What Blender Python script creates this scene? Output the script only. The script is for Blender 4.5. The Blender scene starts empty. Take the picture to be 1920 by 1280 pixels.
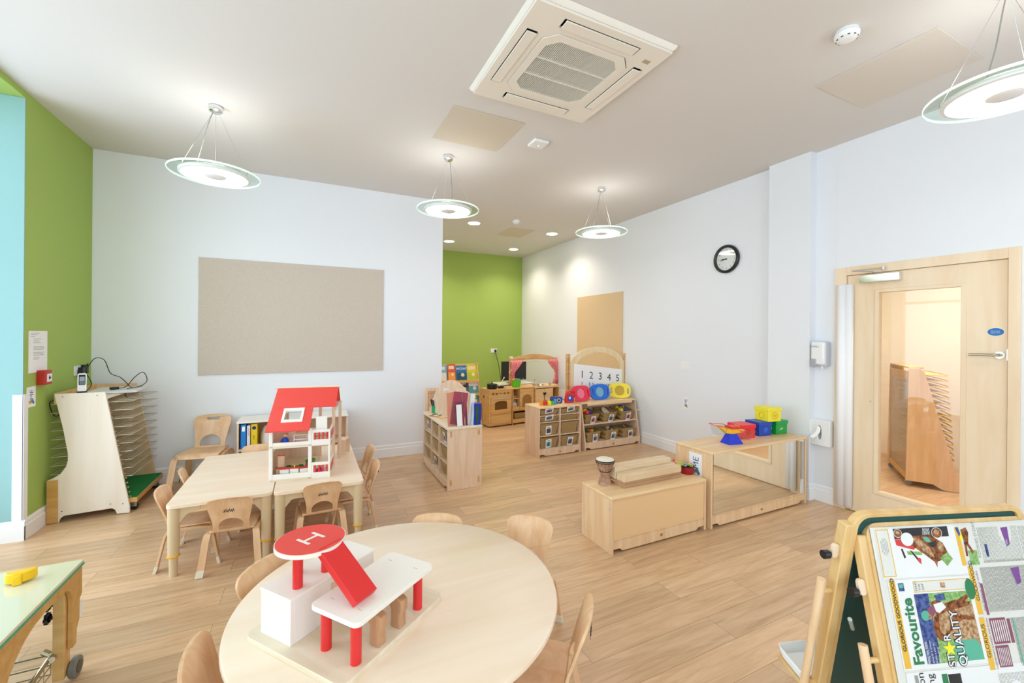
import bpy, bmesh, math, random
from mathutils import Vector, Matrix
from mathutils.geometry import tessellate_polygon
PI = math.pi
S = bpy.context.scene
COL = S.collection
rnd = random.Random(7)

# ------------------------------------------------------------------ camera, world, exposure
cd = bpy.data.cameras.new('camera'); cam = bpy.data.objects.new('camera', cd); COL.objects.link(cam)
cd.sensor_width = 36.0; cd.lens = 788.0 * 36.0 / 1920.0
cd.shift_y = -12.0 / 1920.0
cd.clip_start = 0.02
YAW = math.radians(25.74)
cam.matrix_world = (Matrix.Translation((0, 0, 1.55)) @ Matrix.Rotation(-YAW, 4, 'Z')
                    @ Matrix.Rotation(math.radians(90), 4, 'X') @ Matrix.Rotation(0.008, 4, 'Z'))
S.camera = cam
S.view_settings.view_transform = 'Standard'
S.view_settings.look = 'None'
S.view_settings.gamma = 1.0
S.view_settings.use_curve_mapping = False
S.view_settings.exposure = 0.55
S.cycles.use_denoising = True
S.cycles.max_bounces = 8
S.cycles.diffuse_bounces = 5
S.cycles.transparent_max_bounces = 16
S.cycles.sample_clamp_indirect = 6.0
W = bpy.data.worlds.new('daylight'); S.world = W; W.use_nodes = True
bg = W.node_tree.nodes['Background']
bg.inputs[0].default_value = (0.72, 0.84, 1.0, 1); bg.inputs[1].default_value = 3.1


def area(name, loc, rot, sx, sy, power=0, color=(1, 1, 1), portal=False):
    l = bpy.data.lights.new(name, 'AREA'); l.shape = 'RECTANGLE'; l.size = sx; l.size_y = sy
    l.energy = power; l.color = color
    if portal: l.cycles.is_portal = True
    o = bpy.data.objects.new(name, l); COL.objects.link(o); o.location = loc; o.rotation_euler = rot
    return o


# daylight portals in the two window recesses of the left wall
area('window_portal', (-2.50, 2.75, 1.66), (0, -PI / 2, 0), 3.2, 3.2, portal=True)
area('window_portal', (-2.50, -1.45, 1.66), (0, -PI / 2, 0), 3.2, 3.0, portal=True)

area('window_portal', (1.1, -3.3, 1.75), (PI / 2, 0, 0), 4.4, 2.6, portal=True)  # portal of the added rear window

H = 3.33


# ------------------------------------------------------------------ materials
def lin(c):
    if isinstance(c, str):
        c = [int(c[i:i + 2], 16) / 255 for i in (0, 2, 4)]
    return tuple((x / 12.92 if x <= .04045 else ((x + .055) / 1.055) ** 2.4) for x in c) + (1,)


MATS = {}


def mat(name, color, rough=.5, metal=0., emit=0., ecol=None, trans=None, spec=.5, coat=0.):
    if name in MATS: return MATS[name]
    m = bpy.data.materials.new(name); m.use_nodes = True
    b = m.node_tree.nodes['Principled BSDF']
    b.inputs['Base Color'].default_value = lin(color)
    b.inputs['Roughness'].default_value = rough
    b.inputs['Metallic'].default_value = metal
    b.inputs['Specular IOR Level'].default_value = spec
    b.inputs['Coat Weight'].default_value = coat
    if emit:
        b.inputs['Emission Color'].default_value = lin(ecol or color)
        b.inputs['Emission Strength'].default_value = emit
    # faint procedural unevenness so that no surface is one dead flat value
    nt = m.node_tree; tc = nt.nodes.new('ShaderNodeTexCoord'); n = nt.nodes.new('ShaderNodeTexNoise')
    n.inputs['Scale'].default_value = 9.0; n.inputs['Detail'].default_value = 3.0
    mr = nt.nodes.new('ShaderNodeMapRange'); mr.inputs[3].default_value = max(0.02, rough - .04); mr.inputs[4].default_value = min(1, rough + .04)
    nt.links.new(tc.outputs['Object'], n.inputs['Vector']); nt.links.new(n.outputs['Fac'], mr.inputs[0])
    nt.links.new(mr.outputs[0], b.inputs['Roughness'])
    MATS[name] = m
    return m


def wood(name, light, dark, axis='x', scale=7., stretch=10., rough=.42, coat=.0, amt=(.35, .7)):
    if name in MATS: return MATS[name]
    m = bpy.data.materials.new(name); m.use_nodes = True; nt = m.node_tree; b = nt.nodes['Principled BSDF']
    tc = nt.nodes.new('ShaderNodeTexCoord'); mp = nt.nodes.new('ShaderNodeMapping')
    s = [scale * 3] * 3; s['xyz'.index(axis)] = scale * 3 / stretch
    mp.inputs['Scale'].default_value = s
    n = nt.nodes.new('ShaderNodeTexNoise'); n.inputs['Scale'].default_value = 1.; n.inputs['Detail'].default_value = 5.; n.inputs['Distortion'].default_value = .6
    r = nt.nodes.new('ShaderNodeValToRGB')
    r.color_ramp.elements[0].position = amt[0]; r.color_ramp.elements[0].color = lin(dark)
    r.color_ramp.elements[1].position = amt[1]; r.color_ramp.elements[1].color = lin(light)
    nt.links.new(tc.outputs['Object'], mp.inputs[0]); nt.links.new(mp.outputs[0], n.inputs['Vector'])
    nt.links.new(n.outputs['Fac'], r.inputs[0]); nt.links.new(r.outputs[0], b.inputs['Base Color'])
    b.inputs['Roughness'].default_value = rough; b.inputs['Coat Weight'].default_value = coat; b.inputs['Coat Roughness'].default_value = .2
    MATS[name] = m
    return m


def thin_glass(name, tint=(1, 1, 1), refl=.08, rough=0.0):
    m = bpy.data.materials.new(name); m.use_nodes = True; nt = m.node_tree; nt.nodes.clear()
    o = nt.nodes.new('ShaderNodeOutputMaterial'); mx = nt.nodes.new('ShaderNodeMixShader')
    t = nt.nodes.new('ShaderNodeBsdfTransparent'); t.inputs[0].default_value = tuple(tint) + (1,)
    g = nt.nodes.new('ShaderNodeBsdfGlossy'); g.inputs['Roughness'].default_value = rough
    lw = nt.nodes.new('ShaderNodeLayerWeight'); lw.inputs[0].default_value = .5
    fr = nt.nodes.new('ShaderNodeMath'); fr.operation = 'POWER'; fr.inputs[1].default_value = 4.
    nt.links.new(lw.outputs['Facing'], fr.inputs[0])
    ad = nt.nodes.new('ShaderNodeMath'); ad.operation = 'MULTIPLY_ADD'; ad.inputs[1].default_value = .7; ad.inputs[2].default_value = refl * .5
    ad.use_clamp = True
    nt.links.new(fr.outputs[0], ad.inputs[0]); nt.links.new(ad.outputs[0], mx.inputs[0])
    nt.links.new(t.outputs[0], mx.inputs[1]); nt.links.new(g.outputs[0], mx.inputs[2]); nt.links.new(mx.outputs[0], o.inputs[0])
    MATS[name] = m
    return m


def floor_mat():
    m = bpy.data.materials.new('oak_plank_vinyl'); m.use_nodes = True; nt = m.node_tree; b = nt.nodes['Principled BSDF']
    L = nt.links.new
    tc = nt.nodes.new('ShaderNodeTexCoord')
    br = nt.nodes.new('ShaderNodeTexBrick'); br.offset = .37; br.inputs['Scale'].default_value = 1.
    br.inputs['Brick Width'].default_value = 1.22; br.inputs['Row Height'].default_value = .18
    br.inputs['Mortar Size'].default_value = .0011; br.inputs['Mortar Smooth'].default_value = .1
    br.inputs['Color1'].default_value = (0, 0, 0, 1); br.inputs['Color2'].default_value = (1, 1, 1, 1); br.inputs['Mortar'].default_value = (.5, .5, .5, 1)
    br.inputs['Bias'].default_value = 0.
    L(tc.outputs['Object'], br.inputs['Vector'])
    mp = nt.nodes.new('ShaderNodeMapping'); mp.inputs['Scale'].default_value = (1.6, 17, 1)
    n = nt.nodes.new('ShaderNodeTexNoise'); n.inputs['Scale'].default_value = 1.5; n.inputs['Detail'].default_value = 7.; n.inputs['Roughness'].default_value = .62; n.inputs['Distortion'].default_value = .9
    off = nt.nodes.new('ShaderNodeVectorMath'); off.operation = 'MULTIPLY_ADD'
    L(br.outputs['Color'], off.inputs[0]); off.inputs[1].default_value = (7, 31, 5); L(tc.outputs['Object'], off.inputs[2])
    L(off.outputs[0], mp.inputs[0]); L(mp.outputs[0], n.inputs['Vector'])
    r = nt.nodes.new('ShaderNodeValToRGB')
    e = r.color_ramp.elements
    e[0].position = .30; e[0].color = lin('bf9870')
    e[1].position = .72; e[1].color = lin('dfbf9a')
    k = e.new(.5); k.color = lin('d2ad85')
    L(n.outputs['Fac'], r.inputs[0])
    hs = nt.nodes.new('ShaderNodeHueSaturation')
    mr = nt.nodes.new('ShaderNodeMapRange'); mr.inputs[3].default_value = .90; mr.inputs[4].default_value = 1.10
    L(br.outputs['Color'], mr.inputs[0]); L(mr.outputs[0], hs.inputs['Value']); L(r.outputs[0], hs.inputs['Color'])
    mx = nt.nodes.new('ShaderNodeMix'); mx.data_type = 'RGBA'
    L(br.outputs['Fac'], mx.inputs[0]); L(hs.outputs[0], mx.inputs[6]); mx.inputs[7].default_value = lin('8f6f4e')
    L(mx.outputs[2], b.inputs['Base Color'])
    b.inputs['Roughness'].default_value = .33; b.inputs['Specular IOR Level'].default_value = .65
    bp = nt.nodes.new('ShaderNodeBump'); bp.inputs['Strength'].default_value = .06; bp.inputs['Distance'].default_value = .002
    L(n.outputs['Fac'], bp.inputs['Height']); L(bp.outputs[0], b.inputs['Normal'])
    return m


def fabric_mat(name, c1, c2, sc=260.):
    m = bpy.data.materials.new(name); m.use_nodes = True; nt = m.node_tree; b = nt.nodes['Principled BSDF']; L = nt.links.new
    tc = nt.nodes.new('ShaderNodeTexCoord'); n = nt.nodes.new('ShaderNodeTexNoise'); n.inputs['Scale'].default_value = sc; n.inputs['Detail'].default_value = 2.
    r = nt.nodes.new('ShaderNodeValToRGB'); r.color_ramp.elements[0].position = .35; r.color_ramp.elements[1].position = .65
    r.color_ramp.elements[0].color = lin(c1); r.color_ramp.elements[1].color = lin(c2)
    L(tc.outputs['Object'], n.inputs['Vector']); L(n.outputs['Fac'], r.inputs[0]); L(r.outputs[0], b.inputs['Base Color'])
    bp = nt.nodes.new('ShaderNodeBump'); bp.inputs['Strength'].default_value = .3; bp.inputs['Distance'].default_value = .002
    L(n.outputs['Fac'], bp.inputs['Height']); L(bp.outputs[0], b.inputs['Normal'])
    b.inputs['Roughness'].default_value = .95; b.inputs['Specular IOR Level'].default_value = .1
    MATS[name] = m
    return m


def wicker_mat():
    m = bpy.data.materials.new('wicker'); m.use_nodes = True; nt = m.node_tree; b = nt.nodes['Principled BSDF']; L = nt.links.new
    tc = nt.nodes.new('ShaderNodeTexCoord')
    w1 = nt.nodes.new('ShaderNodeTexWave'); w1.bands_direction = 'Z'; w1.inputs['Scale'].default_value = 42.; w1.inputs['Distortion'].default_value = 1.2; w1.inputs['Detail'].default_value = 1.
    w2 = nt.nodes.new('ShaderNodeTexWave'); w2.bands_direction = 'X'; w2.inputs['Scale'].default_value = 26.; w2.inputs['Distortion'].default_value = .6
    mu = nt.nodes.new('ShaderNodeMath'); mu.operation = 'MULTIPLY'
    L(tc.outputs['Object'], w1.inputs[0]); L(tc.outputs['Object'], w2.inputs[0]); L(w1.outputs['Fac'], mu.inputs[0]); L(w2.outputs['Fac'], mu.inputs[1])
    r = nt.nodes.new('ShaderNodeValToRGB'); r.color_ramp.elements[0].color = lin('8f7344'); r.color_ramp.elements[1].color = lin('d6b47c'); r.color_ramp.elements[1].position = .6
    L(mu.outputs[0], r.inputs[0]); L(r.outputs[0], b.inputs['Base Color'])
    bp = nt.nodes.new('ShaderNodeBump'); bp.inputs['Strength'].default_value = .6; bp.inputs['Distance'].default_value = .004
    L(mu.outputs[0], bp.inputs['Height']); L(bp.outputs[0], b.inputs['Normal'])
    b.inputs['Roughness'].default_value = .7
    MATS['wicker'] = m
    return m


WALL = mat('white_wall_paint', 'eaedf1', .7, spec=.3)
CEIL = mat('ceiling_paint', 'dcd9d5', .85, spec=.1)
GREEN = mat('lime_green_paint', 'a3bd60', .7, spec=.3)
AQUA = mat('aqua_daylit_reveal', '90b9b8', .6, spec=.3)  # cool daylight on the green reveal, put into its colour
TRIM = mat('white_gloss_paint', 'f2f3f4', .35)
PLASTIC = mat('white_plastic', 'f0f1f0', .3)
MAPLE = wood('maple_laminate', 'efd0a8', 'e4bb8d', 'z')
MAPLEX = wood('maple_top', 'f4d8ab', 'e9c290', 'x')
PALE = wood('pale_birch', 'efe3cd', 'e3d0b2', 'x', amt=(.3, .75))
PALEZ = wood('pale_birch_upright', 'efd6bd', 'e2bd9a', 'z', amt=(.3, .75))
BEECH = wood('bent_beech', 'ecc79e', 'dbab7e', 'z', amt=(.3, .7), rough=.35)
EDGE = wood('ply_edge', 'e0b884', 'c59258', 'x')
PINE = wood('easel_beech', 'e6c58c', 'd6ac6c', 'z', rough=.35)
DOORW = wood('door_maple', 'f3e0c2', 'ead0ab', 'z', scale=3., stretch=8., rough=.4)
OCHRE = wood('honey_ply', 'd9ae68', 'c8964e', 'x')
KIT = wood('kitchen_maple', 'e6c084', 'd6a863', 'x')
HARD = mat('tan_hardboard', 'eec795', .6)
REDP = mat('red_paint', 'e02c2c', .35)
CORALP = mat('coral_red_paint', 'e8443a', .5)
WHITEW = mat('white_washed_wood', 'f3ede4', .45)
STEEL = mat('brushed_steel', 'c8c8c4', .3, metal=1.)
CHROME = mat('chrome', 'e8e8ea', .12, metal=1.)
BLACK = mat('black_plastic', '17181a', .35)
DARK = mat('dark_gap', '2a2620', .8)
WICKER = wicker_mat()
MIRROR = mat('mirror', 'f2f4f2', .02, metal=1.)
PAPER = mat('white_paper', 'f4f3f2', .7)
GREYINK = mat('grey_ink', '8a8d92', .8)
INK = mat('black_ink', '1c1c1f', .7)
BLUEP = mat('blue_plastic', '1554c8', .3)
YELP = mat('yellow_plastic', 'f6d91c', .3)
GRNP = mat('green_plastic', '16a43c', .3)
CREAMFOOT = mat('cream_plastic_glide', 'e4d9bf', .4)
GLASS = thin_glass('clear_pane', (.97, .98, .97), .07)
LGLASS = thin_glass('green_tinged_glass', (.90, .975, .94), .06)
ACRYL = thin_glass('clear_acrylic', (.93, .95, .96), .10, .05)
WIRE = mat('galvanised_wire', 'cfc6b2', .35, metal=.6)


# ------------------------------------------------------------------ mesh builder
class MB:
    def __init__(s): s.v = []; s.f = []; s.m = []

    def add(s, vs, fs, m=0):
        k = len(s.v); s.v += [tuple(v) for v in vs]
        for f in fs: s.f.append([i + k for i in f]); s.m.append(m)
        return s

    def box(s, x0, x1, y0, y1, z0, z1, m=0, M=None):
        vs = [Vector((x, y, z)) for z in (z0, z1) for y in (y0, y1) for x in (x0, x1)]
        if M is not None: vs = [M @ v for v in vs]
        return s.add(vs, [(0, 2, 3, 1), (4, 5, 7, 6), (0, 1, 5, 4), (2, 6, 7, 3), (0, 4, 6, 2), (1, 3, 7, 5)], m)

    def map2(s, pl, a, b, c):
        return {'xy': (a, b, c), 'xz': (a, c, b), 'yz': (c, a, b)}[pl]

    def prism(s, poly, d0, d1, pl='xy', m=0, M=None, holes=()):
        loops = [list(poly)] + [list(h) for h in holes]
        flat = [p for l in loops for p in l]; n = len(flat)
        tri = tessellate_polygon([[Vector((p[0], p[1], 0)) for p in l] for l in loops])
        vs = [Vector(s.map2(pl, p[0], p[1], d0)) for p in flat] + [Vector(s.map2(pl, p[0], p[1], d1)) for p in flat]
        if M is not None: vs = [M @ v for v in vs]
        fs = []
        if not holes: fs += [list(range(n - 1, -1, -1)), list(range(n, 2 * n))]
        else:
            fs += [tuple(reversed(t)) for t in tri] + [tuple(i + n for i in t) for t in tri]
        k = 0
        for l in loops:
            c = len(l)
            for i in range(c):
                j = (i + 1) % c
                fs.append((k + i, k + j, k + j + n, k + i + n))
            k += c
        return s.add(vs, fs, m)

    def cyl(s, p0, p1, r0, r1=None, seg=20, m=0, caps=True):
        r1 = r0 if r1 is None else r1
        p0 = Vector(p0); p1 = Vector(p1); d = (p1 - p0)
        if d.length < 1e-9: return s
        q = d.to_track_quat('Z', 'Y')
        vs = []
        for p, r in ((p0, r0), (p1, r1)):
            for i in range(seg):
                a = 2 * PI * i / seg
                vs.append(p + q @ Vector((r * math.cos(a), r * math.sin(a), 0)))
        fs = [(i, (i + 1) % seg, (i + 1) % seg + seg, i + seg) for i in range(seg)]
        if caps: fs += [list(range(seg - 1, -1, -1)), list(range(seg, 2 * seg))]
        return s.add(vs, fs, m)

    def tube(s, pts, r, seg=8, m=0):
        pts = [Vector(p) for p in pts]; vs = []; fs = []
        n = len(pts); up = Vector((0, 0, 1)); pq = None
        for i, p in enumerate(pts):
            d = (pts[min(i + 1, n - 1)] - pts[max(i - 1, 0)]).normalized()
            if pq is None: q = d.to_track_quat('Z', 'Y')
            else: q = (pd.rotation_difference(d)) @ pq
            pq = q; pd = d
            for k in range(seg):
                a = 2 * PI * k / seg; vs.append(p + q @ Vector((r * math.cos(a), r * math.sin(a), 0)))
        for i in range(n - 1):
            for k in range(seg):
                a = i * seg + k; b = i * seg + (k + 1) % seg
                fs.append((a, b, b + seg, a + seg))
        fs += [list(range(seg - 1, -1, -1)), list(range((n - 1) * seg, n * seg))]
        return s.add(vs, fs, m)

    def lathe(s, prof, c=(0, 0, 0), seg=32, m=0, closed=False, caps=True):
        vs = []; fs = []; n = len(prof)
        for r, z in prof:
            for k in range(seg):
                a = 2 * PI * k / seg; vs.append((c[0] + r * math.cos(a), c[1] + r * math.sin(a), c[2] + z))
        for i in range(n if closed else n - 1):
            j = (i + 1) % n
            for k in range(seg):
                a = i * seg + k; b = i * seg + (k + 1) % seg; a2 = j * seg + k; b2 = j * seg + (k + 1) % seg
                fs.append((a, b, b2, a2))
        if not closed and caps:
            if prof[0][0] > 1e-6: fs.append(list(range(seg - 1, -1, -1)))
            if prof[-1][0] > 1e-6: fs.append(list(range((n - 1) * seg, n * seg)))
        return s.add(vs, fs, m)

    def ball(s, c, r, seg=12, m=0, sc=(1, 1, 1)):
        n = seg // 2; vs = []; fs = []
        for i in range(n + 1):
            t = PI * i / n
            for k in range(seg):
                a = 2 * PI * k / seg
                vs.append((c[0] + r * sc[0] * math.sin(t) * math.cos(a), c[1] + r * sc[1] * math.sin(t) * math.sin(a), c[2] + r * sc[2] * math.cos(t)))
        for i in range(n):
            for k in range(seg):
                fs.append((i * seg + k, i * seg + (k + 1) % seg, (i + 1) * seg + (k + 1) % seg, (i + 1) * seg + k))
        return s.add(vs, fs, m)

    def strip(s, pts, wv, t, m=0):
        """flat band of width vector wv and thickness t swept along pts"""
        pts = [Vector(p) for p in pts]; wv = Vector(wv); n = len(pts); vs = []
        for i, p in enumerate(pts):
            d = (pts[min(i + 1, n - 1)] - pts[max(i - 1, 0)]).normalized()
            nn = wv.cross(d).normalized() * (t / 2)
            vs += [p - wv / 2 - nn, p + wv / 2 - nn, p + wv / 2 + nn, p - wv / 2 + nn]
        fs = [(0, 3, 2, 1), tuple(4 * (n - 1) + k for k in range(4))]
        for i in range(n - 1):
            for k in range(4):
                a = 4 * i + k; b = 4 * i + (k + 1) % 4
                fs.append((a, b, b + 4, a + 4))
        return s.add(vs, fs, m)

    def text(s, txt, size, o, xd, yd, m=0, align='CENTER', bold=0.0):
        c = bpy.data.curves.new('t', 'FONT'); c.body = txt; c.size = size; c.align_x = align; c.align_y = 'CENTER'; c.resolution_u = 3; c.offset = bold * size
        ob = bpy.data.objects.new('t', c); me = bpy.data.meshes.new_from_object(ob)
        o = Vector(o); xd = Vector(xd).normalized(); yd = Vector(yd).normalized()
        s.add([o + xd * v.co.x + yd * v.co.y for v in me.vertices], [list(p.vertices) for p in me.polygons], m)
        bpy.data.objects.remove(ob); bpy.data.curves.remove(c); bpy.data.meshes.remove(me)
        return s

    def build(s, name, mats, parent=None, bevel=0, smooth=True, solid=0, loc=None, rz=0, label=None, seg=2, recalc=True):
        me = bpy.data.meshes.new(name); me.from_pydata(s.v, [], s.f); me.update()
        mats = mats if isinstance(mats, (list, tuple)) else [mats]
        for mm in mats: me.materials.append(mm)
        for p, i in zip(me.polygons, s.m): p.material_index = i; p.use_smooth = smooth
        if recalc:
            b = bmesh.new(); b.from_mesh(me); bmesh.ops.recalc_face_normals(b, faces=b.faces); b.to_mesh(me); b.free()
        if smooth: me.set_sharp_from_angle(angle=math.radians(38))
        o = bpy.data.objects.new(name, me); COL.objects.link(o)
        if parent: o.parent = parent
        if loc: o.location = loc
        o.rotation_euler[2] = rz
        if solid:
            q = o.modifiers.new('thick', 'SOLIDIFY'); q.thickness = solid; q.offset = 0
        if bevel:
            q = o.modifiers.new('bevel', 'BEVEL'); q.width = bevel; q.segments = seg; q.limit_method = 'ANGLE'; q.angle_limit = math.radians(40)
        if label: o['label'] = label
        return o


def tag(o, label, cat, group=None, kind=None):
    o['label'] = label
    if cat: o['category'] = cat
    if group: o['group'] = group
    if kind: o['kind'] = kind
    return o


def thing(name, label, cat, loc=(0, 0, 0), rz=0, group=None, kind=None):
    o = bpy.data.objects.new(name, None); o.empty_display_size = .05; COL.objects.link(o)
    o.location = loc; o.rotation_euler[2] = rz
    return tag(o, label, cat, group, kind)


def kids(o): return [c for c in bpy.data.objects if c.parent is o]


def dup(root, loc, rz=0., label=None, group=None, scale=None):
    tree = {}
    for c in bpy.data.objects:
        if c.parent: tree.setdefault(c.parent.name, []).append(c)

    def cp(o, par):
        c = o.copy(); COL.objects.link(c)
        if par: c.parent = par
        for k in tree.get(o.name, []): cp(k, c)
        return c
    r = cp(root, None); r.location = loc; r.rotation_euler = (0, 0, rz)
    if label: r['label'] = label
    if group: r['group'] = group
    if scale: r.scale = (scale,) * 3
    return r


def struct(name, mb, m, label, **k):
    o = mb.build(name, m, **k); o['kind'] = 'structure'; o['label'] = label
    return o


def rrect(x0, x1, y0, y1, r, n=6):
    out = []
    for cx, cy, a0 in ((x1 - r, y0 + r, -90), (x1 - r, y1 - r, 0), (x0 + r, y1 - r, 90), (x0 + r, y0 + r, 180)):
        for i in range(n + 1):
            a = math.radians(a0 + 90 * i / n); out.append((cx + r * math.cos(a), cy + r * math.sin(a)))
    return out


def ell(cx, cy, rx, ry, n=28, a0=0, a1=360):
    full = abs(a1 - a0) >= 360
    k = n if full else n + 1
    return [(cx + rx * math.cos(math.radians(a0 + (a1 - a0) * i / n)), cy + ry * math.sin(math.radians(a0 + (a1 - a0) * i / n))) for i in range(k)]


def bez(p, n=16):
    """Catmull-Rom through points"""
    P = [Vector(q) for q in p]; P = [P[0]] + P + [P[-1]]; out = []
    for i in range(1, len(P) - 2):
        for k in range(n):
            t = k / n
            a, b, c, d = P[i - 1:i + 3]
            out.append(.5 * ((2 * b) + (-a + c) * t + (2 * a - 5 * b + 4 * c - d) * t * t + (-a + 3 * b - 3 * c + d) * t ** 3))
    out.append(P[-2])
    return out


# ------------------------------------------------------------------ the room
FL = floor_mat()
struct('floor', MB().box(-2.6, 7.2, -3.4, 8.8, -.12, 0), FL, 'warm oak plank floor', smooth=False)
struct('ceiling', MB().box(-2.6, 4.7, -3.4, 8.9, H, H + .15), CEIL, 'plain off-white plastered ceiling', smooth=False)
struct('wall_back', MB().box(-2.45, 1.595, 5.46, 5.66, 0, H), WALL, 'white back wall carrying the wide pinboard', smooth=False)
struct('wall_alcove_left', MB().box(1.395, 1.595, 5.66, 8.6, 0, H), WALL, 'white side wall of the alcove', smooth=False)
struct('wall_alcove_end', MB().box(1.395, 4.7, 8.6, 8.8, 0, H), GREEN, 'lime green end wall of the alcove', smooth=False)
struct('wall_right', MB().box(4.395, 4.6, 2.2, 8.6, 0, H).box(4.39, 4.6, -3.2, 1.10, 0, H).box(4.39, 4.6, 1.10, 2.2, 2.16, H),
       WALL, 'long white right wall with the doorway', smooth=False)
struct('wall_pier', MB().box(4.31, 4.395, 2.384, 2.79, 0, H), WALL, 'shallow white pier beside the door', smooth=False)
struct('wall_rear', MB().box(-2.45, -1.1, -3.4, -3.2, 0, H).box(3.3, 4.6, -3.4, -3.2, 0, H).box(-1.1, 3.3, -3.4, -3.2, 0, .45).box(-1.1, 3.3, -3.4, -3.2, 3.05, H), WALL, 'white wall behind the viewpoint', smooth=False)
wl = MB().box(-2.45, -1.91, 4.39, 5.46, 0, H).box(-2.45, -1.91, 1.0, 4.39, 3.28, H)
struct('wall_left', wl, GREEN, 'lime green left wall with deep window recess', smooth=False)
wl2 = MB().box(-2.45, -1.91, 0.1, 1.0, 0, H).box(-2.45, -1.91, -3.2, 0.1, 3.1, H).box(-2.45, -1.91, -3.2, -2.95, 0, 3.1)
struct('wall_left_rear', wl2, GREEN, 'lime green left wall behind the viewpoint', smooth=False)
struct('trim_reveal_daylit', MB().box(-2.44, -1.9105, 4.380, 4.3895, .0, 3.278), AQUA, 'side of the window recess with cool daylight put into its aqua colour', smooth=False)
struct('trim_corner_guard', MB().box(-1.962, -1.9, 4.372, 4.3805, .15, 1.08).box(-1.91, -1.902, 4.372, 4.43, .15, 1.08),
       TRIM, 'white corner guard on the window recess edge', bevel=.002)


def window(n, y0, y1, z1, panes):
    t = thing('window_%d' % n, 'tall white framed window in the left wall recess', None, (-2.36, 0, 0), kind='structure')
    fr = MB(); T = .05
    fr.box(-.03, .03, y0, y1, 0, T * 1.6).box(-.03, .03, y0, y1, z1 - T, z1)
    for i in range(panes + 1):
        y = y0 + (y1 - y0 - T) * i / panes
        fr.box(-.03, .03, y, y + T, 0, z1)
    fr.box(-.029, .029, y0, y1, 2.25, 2.25 + T)
    fr.build('window_frame', TRIM, t, bevel=.003)
    MB().box(-.004, .004, y0, y1, .02, z1 - .02).build('window_glass', GLASS, t)


window(1, 1.0, 4.38, 3.28, 3)
window(2, -2.95, 0.1, 3.1, 3)
t = thing('window_3', 'wide unseen window added in the rear wall for daylight from behind', None, (0, -3.3, 0), kind='structure')  # unseen window, added to light the faces turned towards the viewpoint
fr = MB().box(-1.1, 3.3, -.03, .03, .45, .52).box(-1.1, 3.3, -.03, .03, 2.98, 3.05)
for i in range(5): fr.box(-1.1 + i * 1.0875, -1.05 + i * 1.0875, -.03, .03, .45, 3.05)
fr.build('window_frame', TRIM, t, bevel=.003)
MB().box(-1.1, 3.3, -.004, .004, .47, 3.03).build('window_glass', GLASS, t)


def skirt(name, p0, p1, nrm, label, h=.155):
    """baseboard running p0->p1, facing nrm"""
    p0 = Vector(p0 + (0,)); p1 = Vector(p1 + (0,)); nv = Vector(nrm + (0,)); d = (p1 - p0)
    prof = [(0, 0), (.018, 0), (.018, h * .68), (.013, h * .72), (.013, h * .90), (.005, h), (0, h)]
    vs = []
    for p in (p0, p1):
        for a, z in prof: vs.append(p + nv * a + Vector((0, 0, z)))
    n = len(prof); fs = [list(range(n)), list(range(2 * n - 1, n - 1, -1))] + [(i, (i + 1) % n, (i + 1) % n + n, i + n) for i in range(n)]
    return struct(name, MB().add(vs, fs), TRIM, label, smooth=False)


skirt('baseboard_back', (-1.91, 5.46), (1.613, 5.46), (0, -1), 'white baseboard under the wide pinboard')
skirt('baseboard_alcove_left', (1.595, 5.44), (1.595, 8.6), (1, 0), 'white baseboard on the alcove side wall')
skirt('baseboard_alcove_end', (1.595, 8.6), (4.395, 8.6), (0, -1), 'white baseboard under the green end wall')
skirt('baseboard_right', (4.395, 2.79), (4.395, 8.6), (-1, 0), 'white baseboard on the long right wall')
skirt('baseboard_pier', (4.31, 2.37), (4.31, 2.80), (-1, 0), 'white baseboard around the shallow pier')
skirt('baseboard_pier_side', (4.295, 2.384), (4.395, 2.384), (0, -1), 'white baseboard on the side of the pier')
skirt('baseboard_door_side', (4.39, 2.205), (4.39, 2.37), (-1, 0), 'white baseboard between pier and door frame')
skirt('baseboard_door_far', (4.39, -3.2), (4.39, 1.07), (-1, 0), 'white baseboard right of the door')
skirt('baseboard_left', (-1.91, 4.37), (-1.91, 5.46), (1, 0), 'white baseboard on the green left wall', .15)
skirt('baseboard_recess', (-2.33, 4.382), (-1.892, 4.382), (0, -1), 'white baseboard in the window recess', .15)

# ---- the store room behind the door
struct('wall_store_back', MB().box(7.0, 7.1, -.2, 4.2, 0, 2.7), mat('cream_wall', 'efe3cf', .8), 'cream wall of the store room seen through the door glass', smooth=False)
struct('wall_store_side', MB().box(4.6, 7.0, 4.1, 4.2, 0, 2.7).box(4.6, 7.0, -.2, -.1, 0, 2.7), mat('cream_wall', 'efe3cf', .8), 'cream side wall of the store room', smooth=False)
struct('ceiling_store', MB().box(4.6, 7.1, -.2, 4.2, 2.7, 2.8), CEIL, 'ceiling of the store room behind the door', smooth=False)
sl = area('store_room_added_lamp', (5.6, 2.0, 2.66), (0, 0, 0), .6, .6, 30, (1, .93, .84))  # unseen lamp added to brighten the store room

o = MB().box(5.30, 5.90, 1.70, 2.30, 2.672, 2.699).build('added_light_panel', mat('panel_glow', 'fff4e2', .5, emit=3.), bevel=.003)  # glowing panel added out of view as a fixture for that lamp
tag(o, 'unseen square glowing panel added to the store room ceiling as its lamp', 'ceiling light')

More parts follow.
